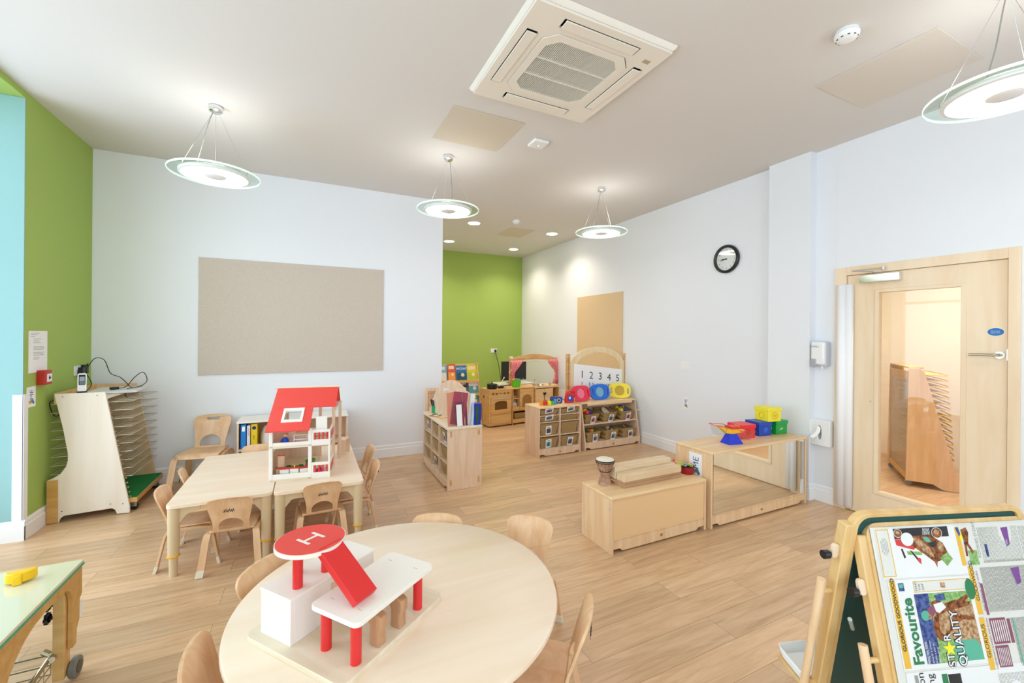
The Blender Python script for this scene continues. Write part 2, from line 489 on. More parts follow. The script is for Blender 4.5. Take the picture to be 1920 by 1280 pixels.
# ---- door
D = 4.385
dr = thing('door_1', 'maple fire door with tall glazed panel', None, (0, 0, 0), kind='structure')
fr = MB()
fr.box(4.372, 4.42, 2.113, 2.205, 0, 2.186).box(4.372, 4.42, 1.077, 1.135, 0, 2.186).box(4.372, 4.42, 1.135, 2.113, 2.112, 2.186)
fr.box(4.42, 4.60, 2.113, 2.19, 0, 2.16).box(4.42, 4.60, 1.10, 1.135, 0, 2.16).box(4.42, 4.60, 1.10, 2.19, 2.112, 2.16)
fr.build('door_frame', DOORW, dr, bevel=.002)
lf = MB().prism([(1.141, .008), (2.110, .008), (2.110, 2.109), (1.141, 2.109)], 4.392, 4.436, 'yz',
                holes=[[(1.372, .238), (1.88, .238), (1.88, 1.942), (1.372, 1.942)]])
leaf = lf.build('door_leaf', DOORW, dr, smooth=False)
bd = MB()
bd.prism([(1.345, .212), (1.907, .212), (1.907, 1.968), (1.345, 1.968)], 4.384, 4.444, 'yz', holes=[[(1.374, .240), (1.878, .240), (1.878, 1.940), (1.374, 1.940)]])
bd.build('glazing_bead', DOORW, dr, bevel=.003)
MB().box(4.410, 4.416, 1.373, 1.879, .239, 1.941).build('vision_panel', GLASS, dr)
gd = MB()
gpts = [(4.383, 2.06), (4.366, 2.075), (4.360, 2.095), (4.366, 2.112), (4.356, 2.125), (4.350, 2.15), (4.354, 2.178)]
gv = []
for z in (.03, 2.03):
    for x, y in gpts: gv.append((x, y, z))
gd.add(gv, [(i, i + 1, i + 1 + len(gpts), i + len(gpts)) for i in range(len(gpts) - 1)])
gd.build('finger_guard', mat('guard_white', 'fafafa', .6), dr, solid=.003)
cl = MB().box(4.34, 4.392, 1.722, 2.0, 2.028, 2.095).build('door_closer', CHROME, dr, bevel=.004)
MB().tube([(4.36, 1.90, 2.10), (4.33, 1.90, 2.118), (4.20, 1.99, 2.125), (4.345, 1.83, 2.14)], .0055, 8).cyl((4.345, 1.83, 2.125), (4.345, 1.83, 2.15), .012).build('closer_arm', STEEL, cl)
hb = MB()
hb.cyl((4.392, 1.176, 1.436), (4.382, 1.176, 1.436), .026, seg=24).tube(bez([(4.385, 1.176, 1.436), (4.345, 1.176, 1.436), (4.335, 1.20, 1.436), (4.335, 1.26, 1.436), (4.336, 1.315, 1.434)], 6), .0095, 10)
hb.build('door_handle', mat('satin_nickel', 'b9b39f', .25, metal=1.), dr)
sg = MB()
sg.prism(ell(1.197, 1.60, .043, .030), 4.3905, 4.3918, 'yz', 0)
sg.prism(ell(1.197, 1.60, .0405, .0275), 4.3895, 4.3904, 'yz', 1)
for t, z in (('Fire door', 1.606), ('keep shut', 1.594)):
    sg.text(t, .0115, (4.3892, 1.197, z), (0, -1, 0), (0, 0, 1), 0)
sg.build('fire_door_sign', [PAPER, mat('sign_blue', '1670b8', .5)], dr, smooth=False, label='blue oval sign')
MB().box(4.387, 4.394, 1.136, 1.143, 1.40, 1.48).build('latch_plate', STEEL, dr)
MB().prism(ell(1.935, 1.0, .006, .006, 10), 4.386, 4.392, 'yz').build('screw', STEEL, dr)


# ------------------------------------------------------------------ wall things
def pinboard(label, axis, a0, a1, z0, z1, w, m):
    mb = MB()
    if axis == 'y': mb.box(a0, a1, w - .016, w - .001, z0, z1)
    else: mb.box(w - .016, w - .001, a0, a1, z0, z1)
    o = mb.build('pinboard', m, bevel=.003); tag(o, label, 'pinboard')


pinboard('wide beige fabric pinboard on the white back wall', 'y', -1.06, .83, 1.099, 2.35, 5.46, fabric_mat('beige_hessian', 'c3b7aa', 'd2c7ba'))
pinboard('small tan fabric pinboard on the right wall above the arched panel', 'x', 5.14, 6.363, .98, 2.244, 4.395, fabric_mat('tan_hessian', 'd9bd93', 'e2c9a3'))

ck = thing('wall_clock', 'round black rimmed clock high on the right wall', 'clock', (4.395, 3.335, 2.457))
MB().lathe([(.150, .0), (.165, .012), (.163, .032), (.150, .042), (.134, .036), (.130, .016)], seg=48, closed=True).build('rim', BLACK, ck)
fc = MB().cyl((0, 0, .0), (0, 0, .016), .134, seg=48, m=0)
for i in range(1, 13):
    a = PI / 2 - i * PI / 6
    fc.text(str(i), .026, (.105 * math.cos(a), .105 * math.sin(a), .0167), (1, 0, 0), (0, 1, 0), 1)
fc.build('face', [PAPER, INK], ck, smooth=False)
MB().box(-.004, .004, -.01, .085, .018, .020, M=Matrix.Rotation(math.radians(98), 4, 'Z')).build('minute_hand', INK, ck)
MB().box(-.005, .005, -.01, .06, .021, .023, M=Matrix.Rotation(math.radians(86), 4, 'Z')).cyl((0, 0, .016), (0, 0, .026), .008).build('hour_hand', INK, ck)
MB().cyl((0, 0, .034), (0, 0, .036), .134, seg=48).build('cover_glass', GLASS, ck)
ck.rotation_euler = (0, -PI / 2, 0); ck.rotation_euler = (Matrix.Rotation(-PI / 2, 4, 'Z') @ Matrix.Rotation(PI / 2, 4, 'X')).to_euler()


def plate(name, label, cat, axis, c, w, h, dpt, rockers=2, m=PLASTIC):
    """small wall plate; axis '-x' faces -x, '-y' faces -y, '+x' faces +x"""
    t = thing(name, label, cat, c)
    if axis == '-y': t.rotation_euler = (PI / 2, 0, 0)
    elif axis == '-x': t.rotation_euler = (Matrix.Rotation(-PI / 2, 4, 'Z') @ Matrix.Rotation(PI / 2, 4, 'X')).to_euler()
    else: t.rotation_euler = (Matrix.Rotation(PI / 2, 4, 'Z') @ Matrix.Rotation(PI / 2, 4, 'X')).to_euler()
    MB().prism(rrect(-w / 2, w / 2, -h / 2, h / 2, .006), 0, dpt).build('plate', m, t, bevel=.0015)
    for i in range(rockers):
        x = (i - (rockers - 1) / 2) * w / rockers * .8
        MB().box(x - .008, x + .008, h * .08, h * .36, dpt, dpt + .004).build('rocker_switch', m, t, bevel=.001)
    return t


lsw = plate('light_switch', 'white double light switch midway along the right wall', 'light switch', '-x', (4.395, 3.92, 1.175), .147, .087, .009)
so = plate('wall_socket', 'white double socket on the green left wall with two black plugs', 'socket', '+x', (-1.91, 5.20, 1.195), .15, .088, .009)
for k, x in ((0, -.01), (1, .05)):
    MB().box(x - .026, x + .026, -.055 + k * .02, .028 + k * .02, .009, .05).cyl((x, .02, .04), (x, .05 + k * .01, .05), .006).build('plug', BLACK, so, bevel=.006)
sa = plate('wall_socket', 'white double socket on the green alcove wall with one black plug', 'socket', '-y', (3.70, 8.6, 1.203), .15, .088, .009)
MB().box(.008, .050, -.035, .020, .009, .045).build('plug', BLACK, sa, bevel=.006)
plate('light_switch', 'single white switch low on the green alcove wall beside the theatre', 'light switch', '-y', (4.13, 8.6, 1.02), .09, .09, .009, 1)
cab = MB().tube(bez([(3.72, 8.55, 1.17), (3.73, 8.53, 1.08), (3.76, 8.5, .95), (3.80, 8.5, .75), (3.84, 8.5, .5), (3.85, 8.45, .05)], 8), .006, 8).build('power_cable', BLACK)
tag(cab, 'black cable hanging from the socket on the green alcove wall', 'cable')

# notices on the green wall (faces +x: u runs along +y)
nt_ = MB().box(-1.909, -1.907, 4.44, 4.69, 1.231, 1.553, 0)
for k, (w_, z) in enumerate([(.12, 1.535), (.09, 1.525), (.05, 1.51), (.1, 1.49), (.08, 1.475), (.14, 1.43), (.15, 1.42), (.14, 1.41), (.15, 1.385), (.13, 1.375), (.14, 1.365), (.08, 1.345), (.07, 1.335), (.1, 1.46)]):
    y0 = 4.465 + (0.0 if k < 3 else .035)
    nt_.box(-1.9069, -1.9064, y0, y0 + w_, z - .0015, z + .0015, 1)
tag(nt_.build('notice_sheet', [PAPER, GREYINK], smooth=False), 'white printed notice sheet on the green left wall', 'notice')
cp = thing('fire_alarm_call_point', 'red break glass fire call point under the notice sheet', 'fire alarm', (-1.91, 4.59, 1.185))
MB().box(0, .055, -.045, .048, -.055, .06).build('housing', mat('call_point_red', 'b92a1e', .35), cp, bevel=.004)
bgp = MB().box(.055, .058, -.028, .036, -.032, .03, 0).box(.0581, .0586, -.01, .02, -.008, .006, 1).box(.0581, .0586, -.004, .004, -.02, .018, 1)
bgp.build('break_glass', [PAPER, INK], cp, smooth=False)


def me_card(name, label, M, w, h, pin):
    """white card with sideways lettering and coloured splashes; built in local xy, mapped by M"""
    mb = MB().box(-w / 2, w / 2, -h / 2, h / 2, 0, .0015, 0)
    mb.text('ME', h * .40, (w * .06, h * .10, .0017), (0, 1, 0), (-1, 0, 0), 1)
    mb.prism(ell(-w * .12, -h * .25, w * .17, h * .10, 14), .0016, .0018, m=2)
    mb.prism(ell(w * .12, -h * .22, w * .16, h * .09, 14), .0019, .0021, m=3)
    mb.prism(ell(w * .25, -h * .30, w * .10, h * .07, 14), .0016, .0018, m=4)
    mb.v = [tuple(M @ Vector(v)) for v in mb.v]
    o = mb.build(name, [PAPER, mat('card_blue', '2b5f9a', .6), mat('card_yellow', 'e2ac34', .6), mat('card_teal', '2a8fb0', .6), mat('card_maroon', '8d3b3b', .6)], smooth=False)
    tag(o, label, 'card')


def frame(o, xd, yd):
    xd = Vector(xd).normalized(); yd = Vector(yd).normalized(); z = xd.cross(yd)
    return Matrix(((xd.x, yd.x, z.x, o[0]), (xd.y, yd.y, z.y, o[1]), (xd.z, yd.z, z.z, o[2]), (0, 0, 0, 1)))


me_card('picture_card', 'small card with sideways lettering and a yellow splash on the green wall', frame((-1.909, 4.478, 1.05), (0, 1, 0), (0, 0, 1)), .115, .155, 0)
me_card('picture_card', 'small card with sideways blue lettering low on the right wall', frame((4.394, 3.92, .69), (0, -1, 0), (0, 0, 1)), .085, .15, 0)
me_card('picture_card', 'white card with sideways blue lettering on the end of the mirror unit', frame((2.921, 2.50, .475), (0, -1, 0), (0, 0, 1)), .13, .20, 0)

# soap dispenser and tissue box beside the door
sd = thing('soap_dispenser', 'white wall soap dispenser between the pier and the door', 'soap dispenser', (4.39, 2.305, 1.39))
MB().box(-.075, 0, -.06, .06, -.11, .12).build('back_shell', mat('grey_plastic', 'c9ccd6', .4), sd, bevel=.012)
MB().box(-.10, -.03, -.056, .062, -.095, .12).build('front_cover', PLASTIC, sd, bevel=.018, seg=4)
MB().box(-.112, -.095, .01, .056, -.12, -.04).build('push_lever', mat('clear_grey_plastic', 'a9aeb4', .2), sd, bevel=.006)
MB().cyl((-.06, -.02, -.13), (-.06, -.02, -.10), .008).build('nozzle', PLASTIC, sd)
tx = MB().text('PURELL', .021, (-.1008, .022, .075), (0, -1, 0), (0, 0, 1))
tx.build('logo', mat('logo_blue', '2a3d94', .5), sd, smooth=False)
td = thing('tissue_dispenser', 'square white tissue dispenser below the soap dispenser', 'tissue dispenser', (4.39, 2.305, .655))
MB().prism([(-.09, -.12), (.085, -.12), (.085, .12), (-.09, .12)], -.06, 0, 'yz', holes=[ell(.0, .0, .018, .07, 16)]).build('casing', PLASTIC, td, smooth=True, bevel=.004)
tp = [(-.065, .002, .06), (-.075, .0, .02), (-.085, .02, -.02), (-.10, .05, -.05), (-.085, .075, -.055)]
MB().strip(bez(tp, 5), (0, .03, .012), .002).strip(bez([(-.062, .0, .05), (-.07, .02, 0), (-.09, .03, -.055)], 5), (0, .02, -.02), .002).build('tissue', mat('tissue', 'ffffff', .9), td)


# ------------------------------------------------------------------ ceiling things
def access_panel(label, pts, pm='panel_paint', pcx='d2c8b6'):
    mb = MB().prism(pts, H - .006, H - .0005); tag(mb.build('access_panel', mat(pm, pcx, .8), bevel=.002), label, 'access panel')


access_panel('rectangular ceiling access panel beyond the air conditioning unit', [(.989, 3.135), (1.619, 3.135), (1.619, 3.742), (.989, 3.742)])
access_panel('faint ceiling access panel near the door side', [(3.22, 1.11), (3.836, 1.11), (3.836, 1.755), (3.22, 1.755)], 'panel_paint_pale', 'd8d0c5')
access_panel('small ceiling access panel in the alcove', [(2.99, 6.28), (3.45, 6.28), (3.45, 6.85), (2.99, 6.85)])

AC = mat('ac_plastic', 'ece6da', .4)
ac = thing('air_conditioning_cassette', 'square ceiling air conditioning cassette with slatted grille', 'air conditioner', (1.523, 2.378, H))
sq = lambda r, z: [(-r, -r, z), (r, -r, z), (r, r, z), (-r, r, z)]
mb = MB()
oct_ = [(-.315, -.24), (-.24, -.315), (.24, -.315), (.315, -.24), (.315, .24), (.24, .315), (-.24, .315), (-.315, .24)]
slots = []
for a in range(4):
    R_ = Matrix.Rotation(a * PI / 2, 2)
    slots.append([tuple(R_ @ Vector(p)) for p in ((-.27, .352), (.27, .352), (.27, .425), (-.27, .425))])
mb.prism([(-.475, -.475), (.475, -.475), (.475, .475), (-.475, .475)], -.045, -.03, holes=[oct_] + slots)
mb.add(sq(.497, -.001) + sq(.49, -.018) + sq(.475, -.03), [(0, 1, 5, 4), (1, 2, 6, 5), (2, 3, 7, 6), (3, 0, 4, 7), (4, 5, 9, 8), (5, 6, 10, 9), (6, 7, 11, 10), (7, 4, 8, 11)])
mb.build('fascia', AC, ac, bevel=.002)
MB().box(-.45, .45, -.45, .45, -.010, -.004).build('recess_backing', mat('grille_gap_shade', '242424', .9), ac)  # near-black sheet stands in for the shade between the grille slats
g = MB(); g.prism([(x * .99, y * .99) for x, y in oct_], -.05, -.036, holes=[[(x * .83, y * .83) for x, y in oct_]])
for i in range(46):
    x = -.262 + .524 * i / 45; yy = .262 - max(0, abs(x) - .2) * 1.0
    g.box(x - .0018, x + .0018, -yy, yy, -.048, -.040)
for y in (-.085, .085): g.box(-.262, .262, y - .003, y + .003, -.050, -.03)
g.build('intake_grille', AC, ac, smooth=False)
for a in range(4):
    M_ = Matrix.Rotation(a * PI / 2, 4, 'Z')
    MB().box(-.258, .258, .356, .421, -.052, -.044, M=M_).build('louvre_flap', AC, ac, bevel=.003)
MB().box(.36, .41, -.36, -.33, -.0465, -.045).text('ᴍᴛ', .02, (.385, -.345, -.0468), (-1, 0, 0), (0, 1, 0)).build('badge', mat('badge_grey', 'b9a98a', .5), ac)

sn = MB().box(1.815, 1.965, 3.32, 3.47, H - .028, H); sn.ball((1.90, 3.40, H - .028), .012, m=0).ball((1.93, 3.40, H - .028), .008)
tag(sn.build('motion_sensor', PLASTIC, bevel=.008), 'flat square white sensor on the ceiling beside the access panel', 'sensor')
sm = thing('smoke_detector', 'round white smoke detector on the ceiling near the door side', 'smoke detector', (2.80, 1.36, H))
MB().lathe([(.055, 0), (.058, -.012), (.052, -.014), (.052, -.02), (.062, -.022), (.060, -.035), (.045, -.052), (.02, -.058), (0, -.058)], seg=32).build('housing', PLASTIC, sm)
v = MB()
for i in range(10):
    v.box(.044, .052, -.006, .006, -.048, -.038, M=Matrix.Rotation(i * PI / 5, 4, 'Z'))
v.build('vent_slots', DARK, sm)
s2 = dup(sm, (2.88, 5.85, H), 0, 'small round white smoke detector on the alcove ceiling')

for i, (x, y, lb) in enumerate([(2.352, 6.301, 'recessed downlight in the alcove ceiling nearest the white pinboard wall'), (2.386, 7.745, 'recessed downlight in the alcove ceiling, half behind the wall edge'),
                                (3.800, 7.838, 'recessed downlight closest to the green end wall on the right'), (3.814, 6.331, 'recessed downlight in the alcove ceiling nearest the long right wall')]):
    if i == 0:
        d0 = thing('downlight', lb, 'downlight', (x, y, H), group='recessed alcove downlights')
        MB().lathe([(.115, 0), (.115, -.006), (.095, -.008), (.090, -.003)], seg=32).build('trim_ring', PLASTIC, d0)
        MB().cyl((0, 0, -.004), (0, 0, -.001), .092, seg=32).build('lamp_disc', mat('downlight_glow', 'fff1dc', .5, emit=14., ecol='fff0da'), d0)
    else:
        dup(d0, (x, y, H), 0, lb)
    sp = bpy.data.lights.new('downlight_beam', 'SPOT'); sp.energy = 40; sp.color = (1, .89, .74); sp.spot_size = 2.4; sp.spot_blend = .8; sp.shadow_soft_size = .08
    so_ = bpy.data.objects.new('downlight_beam', sp); COL.objects.link(so_); so_.location = (x, y, H - .03)

# pendants
pe = thing('pendant_light', 'disc pendant light nearest the green left wall', 'pendant light', (-.676, 4.002, 2.79), group='glass disc pendant lights')
MB().lathe([(.0, .539), (.048, .539), (.052, .525), (.045, .50), (.03, .49), (0, .49)], seg=24).build('ceiling_rose', CHROME, pe)
gl = MB().lathe([(.222, .012), (.297, .012), (.3025, .008), (.3025, .002), (.297, -.002), (.222, -.002)], seg=64, closed=True)
gl.build('glass_disc', LGLASS, pe)
MB().lathe([(.302, .012), (.3055, .009), (.3055, .001), (.302, -.003)], seg=64, closed=True).build('glass_rim', mat('glass_edge', 'dff5ea', .15, emit=.35), pe)
MB().lathe([(0, .035), (.14, .033), (.215, .020), (.236, .006), (.236, -.012), (.218, -.016), (.216, -.006)], seg=64).build('lamp_body', PLASTIC, pe)
EM = mat('diffuser_glow', 'fffaf0', .5, emit=9., ecol='fffaf6')
MB().lathe([(.078, -.010), (.217, -.010), (.217, -.002), (.078, -.002)], seg=64, closed=True).build('diffuser_ring', EM, pe)
MB().lathe([(0, -.016), (.07, -.016), (.078, -.010), (.078, -.002), (0, -.002)], seg=32).build('centre_cap', PLASTIC, pe)
for k in range(3):
    a = math.radians(100 + 120 * k)
    MB().cyl((.02 * math.cos(a), .02 * math.sin(a), .49), (.235 * math.cos(a), .235 * math.sin(a), .014), .0013, seg=5).cyl((.235 * math.cos(a), .235 * math.sin(a), .01), (.235 * math.cos(a), .235 * math.sin(a), .035), .004, seg=8).build('suspension_wire', STEEL, pe)
MB().tube(bez([(-.02, .0, .49), (-.05, .01, .40), (-.10, .03, .2), (-.13, .05, .08), (-.12, .06, .03)], 5), .0035, 6).build('power_flex', mat('flex_grey', '9b9a93', .4), pe)
for x, y, lb, rz in [(1.236, 4.052, 'disc pendant light above the nine basket unit, next to the pinboard wall edge', 1.9), (3.155, 4.094, 'disc pendant light nearest the alcove, close to the long right wall', .6),
                     (3.155, .83, 'large looking disc pendant light at the right edge of the picture', .2), (1.25, .77, 'disc pendant light cut off by the top of the picture', 1.0)]:
    dup(pe, (x, y, 2.79), rz, lb)
for x, y in ((-.676, 4.0), (1.236, 4.05), (3.155, 4.09), (3.155, .83), (1.25, .77)):
    l = bpy.data.lights.new('pendant_uplight', 'POINT'); l.energy = 2.6; l.color = (1, .95, .90); l.shadow_soft_size = .1
    o = bpy.data.objects.new('pendant_uplight', l); COL.objects.link(o); o.location = (x, y, 2.89)


# ------------------------------------------------------------------ chairs
def chair_back(sc=1.0, slot=False, big=False):
    """outline in (x, s): s runs up the back from the seat"""
    hw0, hw1, hh = .098, .127, .255
    o = []
    o += [(-hw0 - .004, -.004), (-hw0, -.018), (-.07, -.022), (.07, -.022), (hw0, -.018), (hw0 + .004, -.004)]
    o += [(hw0 + .004, .06), (hw0 + .018, .14), (hw1, .20)]
    o += [(p[0], p[1]) for p in ell(hw1 - .045, .21, .045, .038, 6, 0, 80)]
    o += [(.05, .2535), (0, .2555), (-.05, .2535)]
    o += [(p[0], p[1]) for p in ell(-hw1 + .045, .21, .045, .038, 6, 100, 180)]
    o += [(-hw1, .20), (-hw0 - .018, .14), (-hw0 - .004, .06)]
    hole = [(-.068, .012), (.068, .012), (.070, .035)] + ell(0, .035, .070, .062, 12, 10, 170) + [(-.070, .035)]
    hs = [hole]
    if slot: hs.append(rrect(-.042, .042, .215, .236, .0095, 4))
    return o, hs


def make_chair(label, group, slot=False, emblem=True):
    t = thing('child_chair', label, 'chair', group=group)
    # seat : bent ply sheet
    n = 12; vs = []; fs = []
    for i in range(n + 1):
        v = i / n
        y = -.125 + .285 * v
        for k in range(n + 1):
            u = -1 + 2 * k / n
            hw = .140 * (1 - .10 * (1 - v)) * (1 - .10 * max(0, v - .85) / .15)
            x = u * hw
            z = .262 + .006 * v - .012 * math.exp(-((v - .35) / .3) ** 2) * (1 - u * u) - .028 * max(0, (v - .80) / .2) ** 2
            yy = y - .02 * max(0, (v - .80) / .2) ** 2 - .018 * (abs(u) ** 4) * (v > .9)
            vs.append((x, yy, z))
    for i in range(n):
        for k in range(n):
            a = i * (n + 1) + k; fs.append((a, a + 1, a + n + 2, a + n + 1))
    MB().add(vs, fs).build('seat', BEECH, t, solid=.011, bevel=.002, recalc=False)
    o, hs = chair_back(slot=slot)
    mb = MB(); mb.prism(o, -.0055, .0055, 'xz', holes=hs)
    # lean the back, curve it gently and hook its foot forward under the seat
    nv = []
    for x, y, z in mb.v:
        s_ = z
        nv.append((x, y - .128 - .30 * max(0, s_) - .10 * s_ * s_ + .012 * (x / .12) ** 2 * (s_ > .02) + (.03 * (-s_ / .022) if s_ < 0 else 0), .262 + s_ * .93))
    mb.v = nv
    bk = mb.build('backrest', BEECH, t, bevel=.002)
    if emblem:
        e = MB()
        for q in range(6):
            cx = -.025 + q * .010; cz = .413 + .005 * (q % 2)
            y_ = -.2080 - (cz - .415) * .40
            for dx, dz, lx, lz in ((0, .006, .0022, .007), (-.004, -.001, .0045, .0022), (.004, -.004, .0022, .0050)):
                e.prism(ell(cx + dx, cz + dz, lx, lz, 8), y_, y_ + .0016, 'xz')
        e.build('emblem', INK, bk, smooth=False)
    for sx in (-1, 1):
        for sy in (-1, 1):
            pth = bez([(sx * .163, sy * .172, .0), (sx * .150, sy * .148, .12), (sx * .140, sy * .126, .222), (sx * .134, sy * .105, .243), (sx * .132, sy * .06, .248), (sx * .132, 0, .248)], 5)
            lg = MB().strip(pth, (.040, 0, 0), .013).build('leg', BEECH, t, bevel=.0015)
            fp = [(sx * .1645, sy * .1745, -.0), (sx * .158, sy * .163, .042)]
            MB().strip(fp, (.043, 0, 0), .018).build('foot_glide', CREAMFOOT, lg, bevel=.002)
    MB().box(-.13, .13, -.02, .02, .236, .246).build('cross_rail', BEECH, t, bevel=.001)
    return t


G1 = 'bentwood child chairs'
R = math.radians
c0 = make_chair('bentwood chair with dark leaf mark, back to us at the left table', G1)
c0.location = (-.440, 3.400, 0); c0.rotation_euler[2] = R(-4)
dup(c0, (.085, 3.455, 0), R(3), 'bentwood chair with dark leaf mark behind the red helipad, at the dollhouse table')
dup(c0, (-.705, 3.59, 0), R(-92), 'bentwood chair at the left end of the left table, nearest corner')
dup(c0, (-.68, 4.02, 0), R(-82), 'bentwood chair at the left end of the left table, farther from us')
dup(c0, (.315, 3.62, 0), R(92), 'bentwood chair at the right end of the dollhouse table, the nearer one')
dup(c0, (.34, 4.11, 0), R(97), 'bentwood chair at the right end of the dollhouse table, the farther one')
dup(c0, (-.44, 4.42, 0), R(178), 'bentwood chair facing us beyond the left table, before the low bookcase')
dup(c0, (.10, 4.42, 0), R(183), 'bentwood chair beyond the dollhouse table, mostly hidden')
G2 = 'bentwood chairs around the round table'


def round_chair(x, y, deg, label, d=.222, sc=1.06):
    a = R(deg)   # direction the sitter faces
    dup(c0, (x + d * math.cos(a), y + d * math.sin(a), 0), a - PI / 2, label, G2, scale=sc)


round_chair(.655, 2.29, 242, 'bentwood chair with only its rounded top showing over the far edge of the round table', sc=1.10)
round_chair(1.14, 2.09, 223, 'bentwood chair at the far right of the round table, nearest the low cabinet')
round_chair(.96, 1.285, 141, 'bentwood chair with whole seat visible at the near right of the round table')
round_chair(-.175, 2.12, 318, 'bentwood chair with its top behind the toy helipad building', sc=1.12)
round_chair(-.348, 1.665, -3, 'bentwood chair at the bottom left of the round table')
bc = make_chair('large bentwood chair with a hand slot against the back wall', None, slot=True, emblem=False)
bc.scale = (1.34, 1.33, 1.36); bc.location = (-.95, 5.16, 0); bc.rotation_euler[2] = R(172)


# ------------------------------------------------------------------ tables
TOPM = wood('table_laminate', 'f8e6d0', 'f0d8bb', 'x', scale=3.5, stretch=9, rough=.33, amt=(.3, .75))
LEGM = mat('beige_table_leg', 'd9c19a', .45)
YRING = mat('orange_ring', 'eeb02c', .4)


def rect_table(label, x0, x1, y0, y1, h, group):
    t = thing('activity_table', label, 'table', (x0, y0, 0), group=group)
    w, d = x1 - x0, y1 - y0
    MB().prism(rrect(0, w, 0, d, .035), h - .024, h).build('tabletop', TOPM, t, bevel=.003)
    MB().box(.05, w - .05, .03, .048, h - .07, h - .025).box(.05, w - .05, d - .048, d - .03, h - .07, h - .025).box(.03, .048, .05, d - .05, h - .07, h - .025).box(w - .048, w - .03, .05, d - .05, h - .07, h - .025).build('apron', MAPLEX, t, bevel=.002)
    for sx in (0, 1):
        for sy in (0, 1):
            cx = .038 if sx == 0 else w - .038; cy = .038 if sy == 0 else d - .038
            lg = MB().cyl((cx, cy, .13), (cx, cy, h - .024), .030, .034, 24).cyl((cx, cy, 0), (cx, cy, .13), .022, .024, 20)
            dx = 1 if sx == 0 else -1; dy = 1 if sy == 0 else -1
            gs = [(.0, 0), (.0, .10), (.02, .085), (.05, .055), (.12, .030), (.12, 0)]
            lg.prism([(cx + dx * (a + .01), h - .024 - b) for a, b in [(0, .13), (.03, .09), (.06, .05), (.13, .03), (.13, 0), (0, 0)]], cy - .012, cy + .012, 'xz')
            lg.prism([(cy + dy * (a + .01), h - .024 - b) for a, b in [(0, .13), (.03, .09), (.06, .05), (.13, .03), (.13, 0), (0, 0)]], cx - .012, cx + .012, 'yz')
            lo = lg.build('leg', LEGM, t, bevel=.001)
            MB().lathe([(.0305, .122), (.036, .126), (.036, .132), (.0305, .136), (.02, .136), (.02, .122)], (cx, cy, 0), 24, closed=True).build('height_ring', YRING, lo)
    return t


T1 = rect_table('pale wooden table on the left with an empty top', -.808, -.220, 3.305, 4.505, .46, 'rectangular child tables')
T2 = rect_table('pale wooden table on the right carrying the dollhouse', -.214, .374, 3.285, 4.47, .46, 'rectangular child tables')

rt = thing('round_table', 'large round pale wooden table with the helipad toy on it', 'table', (.35, 1.70, 0))
MB().lathe([(0, .506), (.600, .506), (.607, .509), (.610, .518), (.607, .527), (.602, .530), (0, .530)], seg=96).build('tabletop', TOPM, rt)
for k in range(4):
    a = PI / 4 + k * PI / 2; cx, cy = .42 * math.cos(a), .42 * math.sin(a)
    lo = MB().cyl((cx, cy, .13), (cx, cy, .507), .030, .034, 24).cyl((cx, cy, 0), (cx, cy, .13), .022, .024, 20).build('leg', LEGM, rt)
    MB().lathe([(.0305, .122), (.036, .126), (.036, .132), (.0305, .136), (.02, .136), (.02, .122)], (cx, cy, 0), 24, closed=True).build('height_ring', YRING, lo)
MB().lathe([(.48, .45), (.50, .45), (.50, .507), (.48, .507)], seg=64, closed=True).build('apron', MAPLEX, rt)

# ------------------------------------------------------------------ toy helipad building on the round table
hp = thing('toy_helipad', 'white wooden toy airport with red round helipad marked H', 'toy building', (-.192, 1.642, .530), rz=math.atan2(-.79, .61))
# local x = short direction toward the camera's right, local y = long direction
MB().prism(rrect(0, .462, 0, .49, .035), 0, .018).build('base_board', PALE, hp, bevel=.002)
bx_ = MB().box(.04, .19, .035, .047, .018, .160).box(.04, .19, .383, .395, .018, .160).box(.04, .052, .047, .383, .018, .160).box(.178, .19, .047, .383, .018, .160).box(.038, .194, .032, .398, .160, .170)
bx_.build('hangar_box', WHITEW, hp, bevel=.0015)
MB().box(.191, .1925, .19, .26, .02, .14).build('hangar_door', PALEZ, hp)
MB().prism(rrect(.262, .470, .045, .415, .022), .155, .170).build('platform', WHITEW, hp, bevel=.002)
dots = MB()
for a, b in ((.30, .10), (.31, .10), (.42, .10), (.43, .10), (.30, .36), (.31, .36), (.42, .36), (.43, .36)): dots.cyl((a, b, .1698), (a, b, .1704), .003, seg=8)
dots.build('dowel_ends', mat('dowel_end', 'cdbfa0', .6), hp)
for a, b in ((.295, .085), (.425, .085), (.295, .375), (.425, .375)):
    MB().cyl((a, b, .018), (a, b, .155), .0165, seg=24).build('leg', REDP, hp)
for a, b in ((.150, .09), (.075, .145), (.15, .2)):
    MB().cyl((a, b, .170), (a, b, .300), .016 if b < .1 else .0145, seg=24).build('post', REDP, hp)
hd = MB().cyl((.155, .135, .300), (.155, .135, .3135), .112, seg=64, m=1).cyl((.155, .135, .3135), (.155, .135, .315), .109, seg=64, m=0)
for q in ((-.032, .0),): pass
M_ = Matrix.Translation((.155, .135, .3153)) @ Matrix.Rotation(R(88), 4, 'Z')
hd.box(-.034, -.024, -.032, .032, 0, .0008, 1, M_).box(.024, .034, -.032, .032, 0, .0008, 1, M_).box(-.024, .024, -.005, .005, 0, .0008, 1, M_)
hd.build('landing_disc', [CORALP, WHITEW], hp, smooth=False)
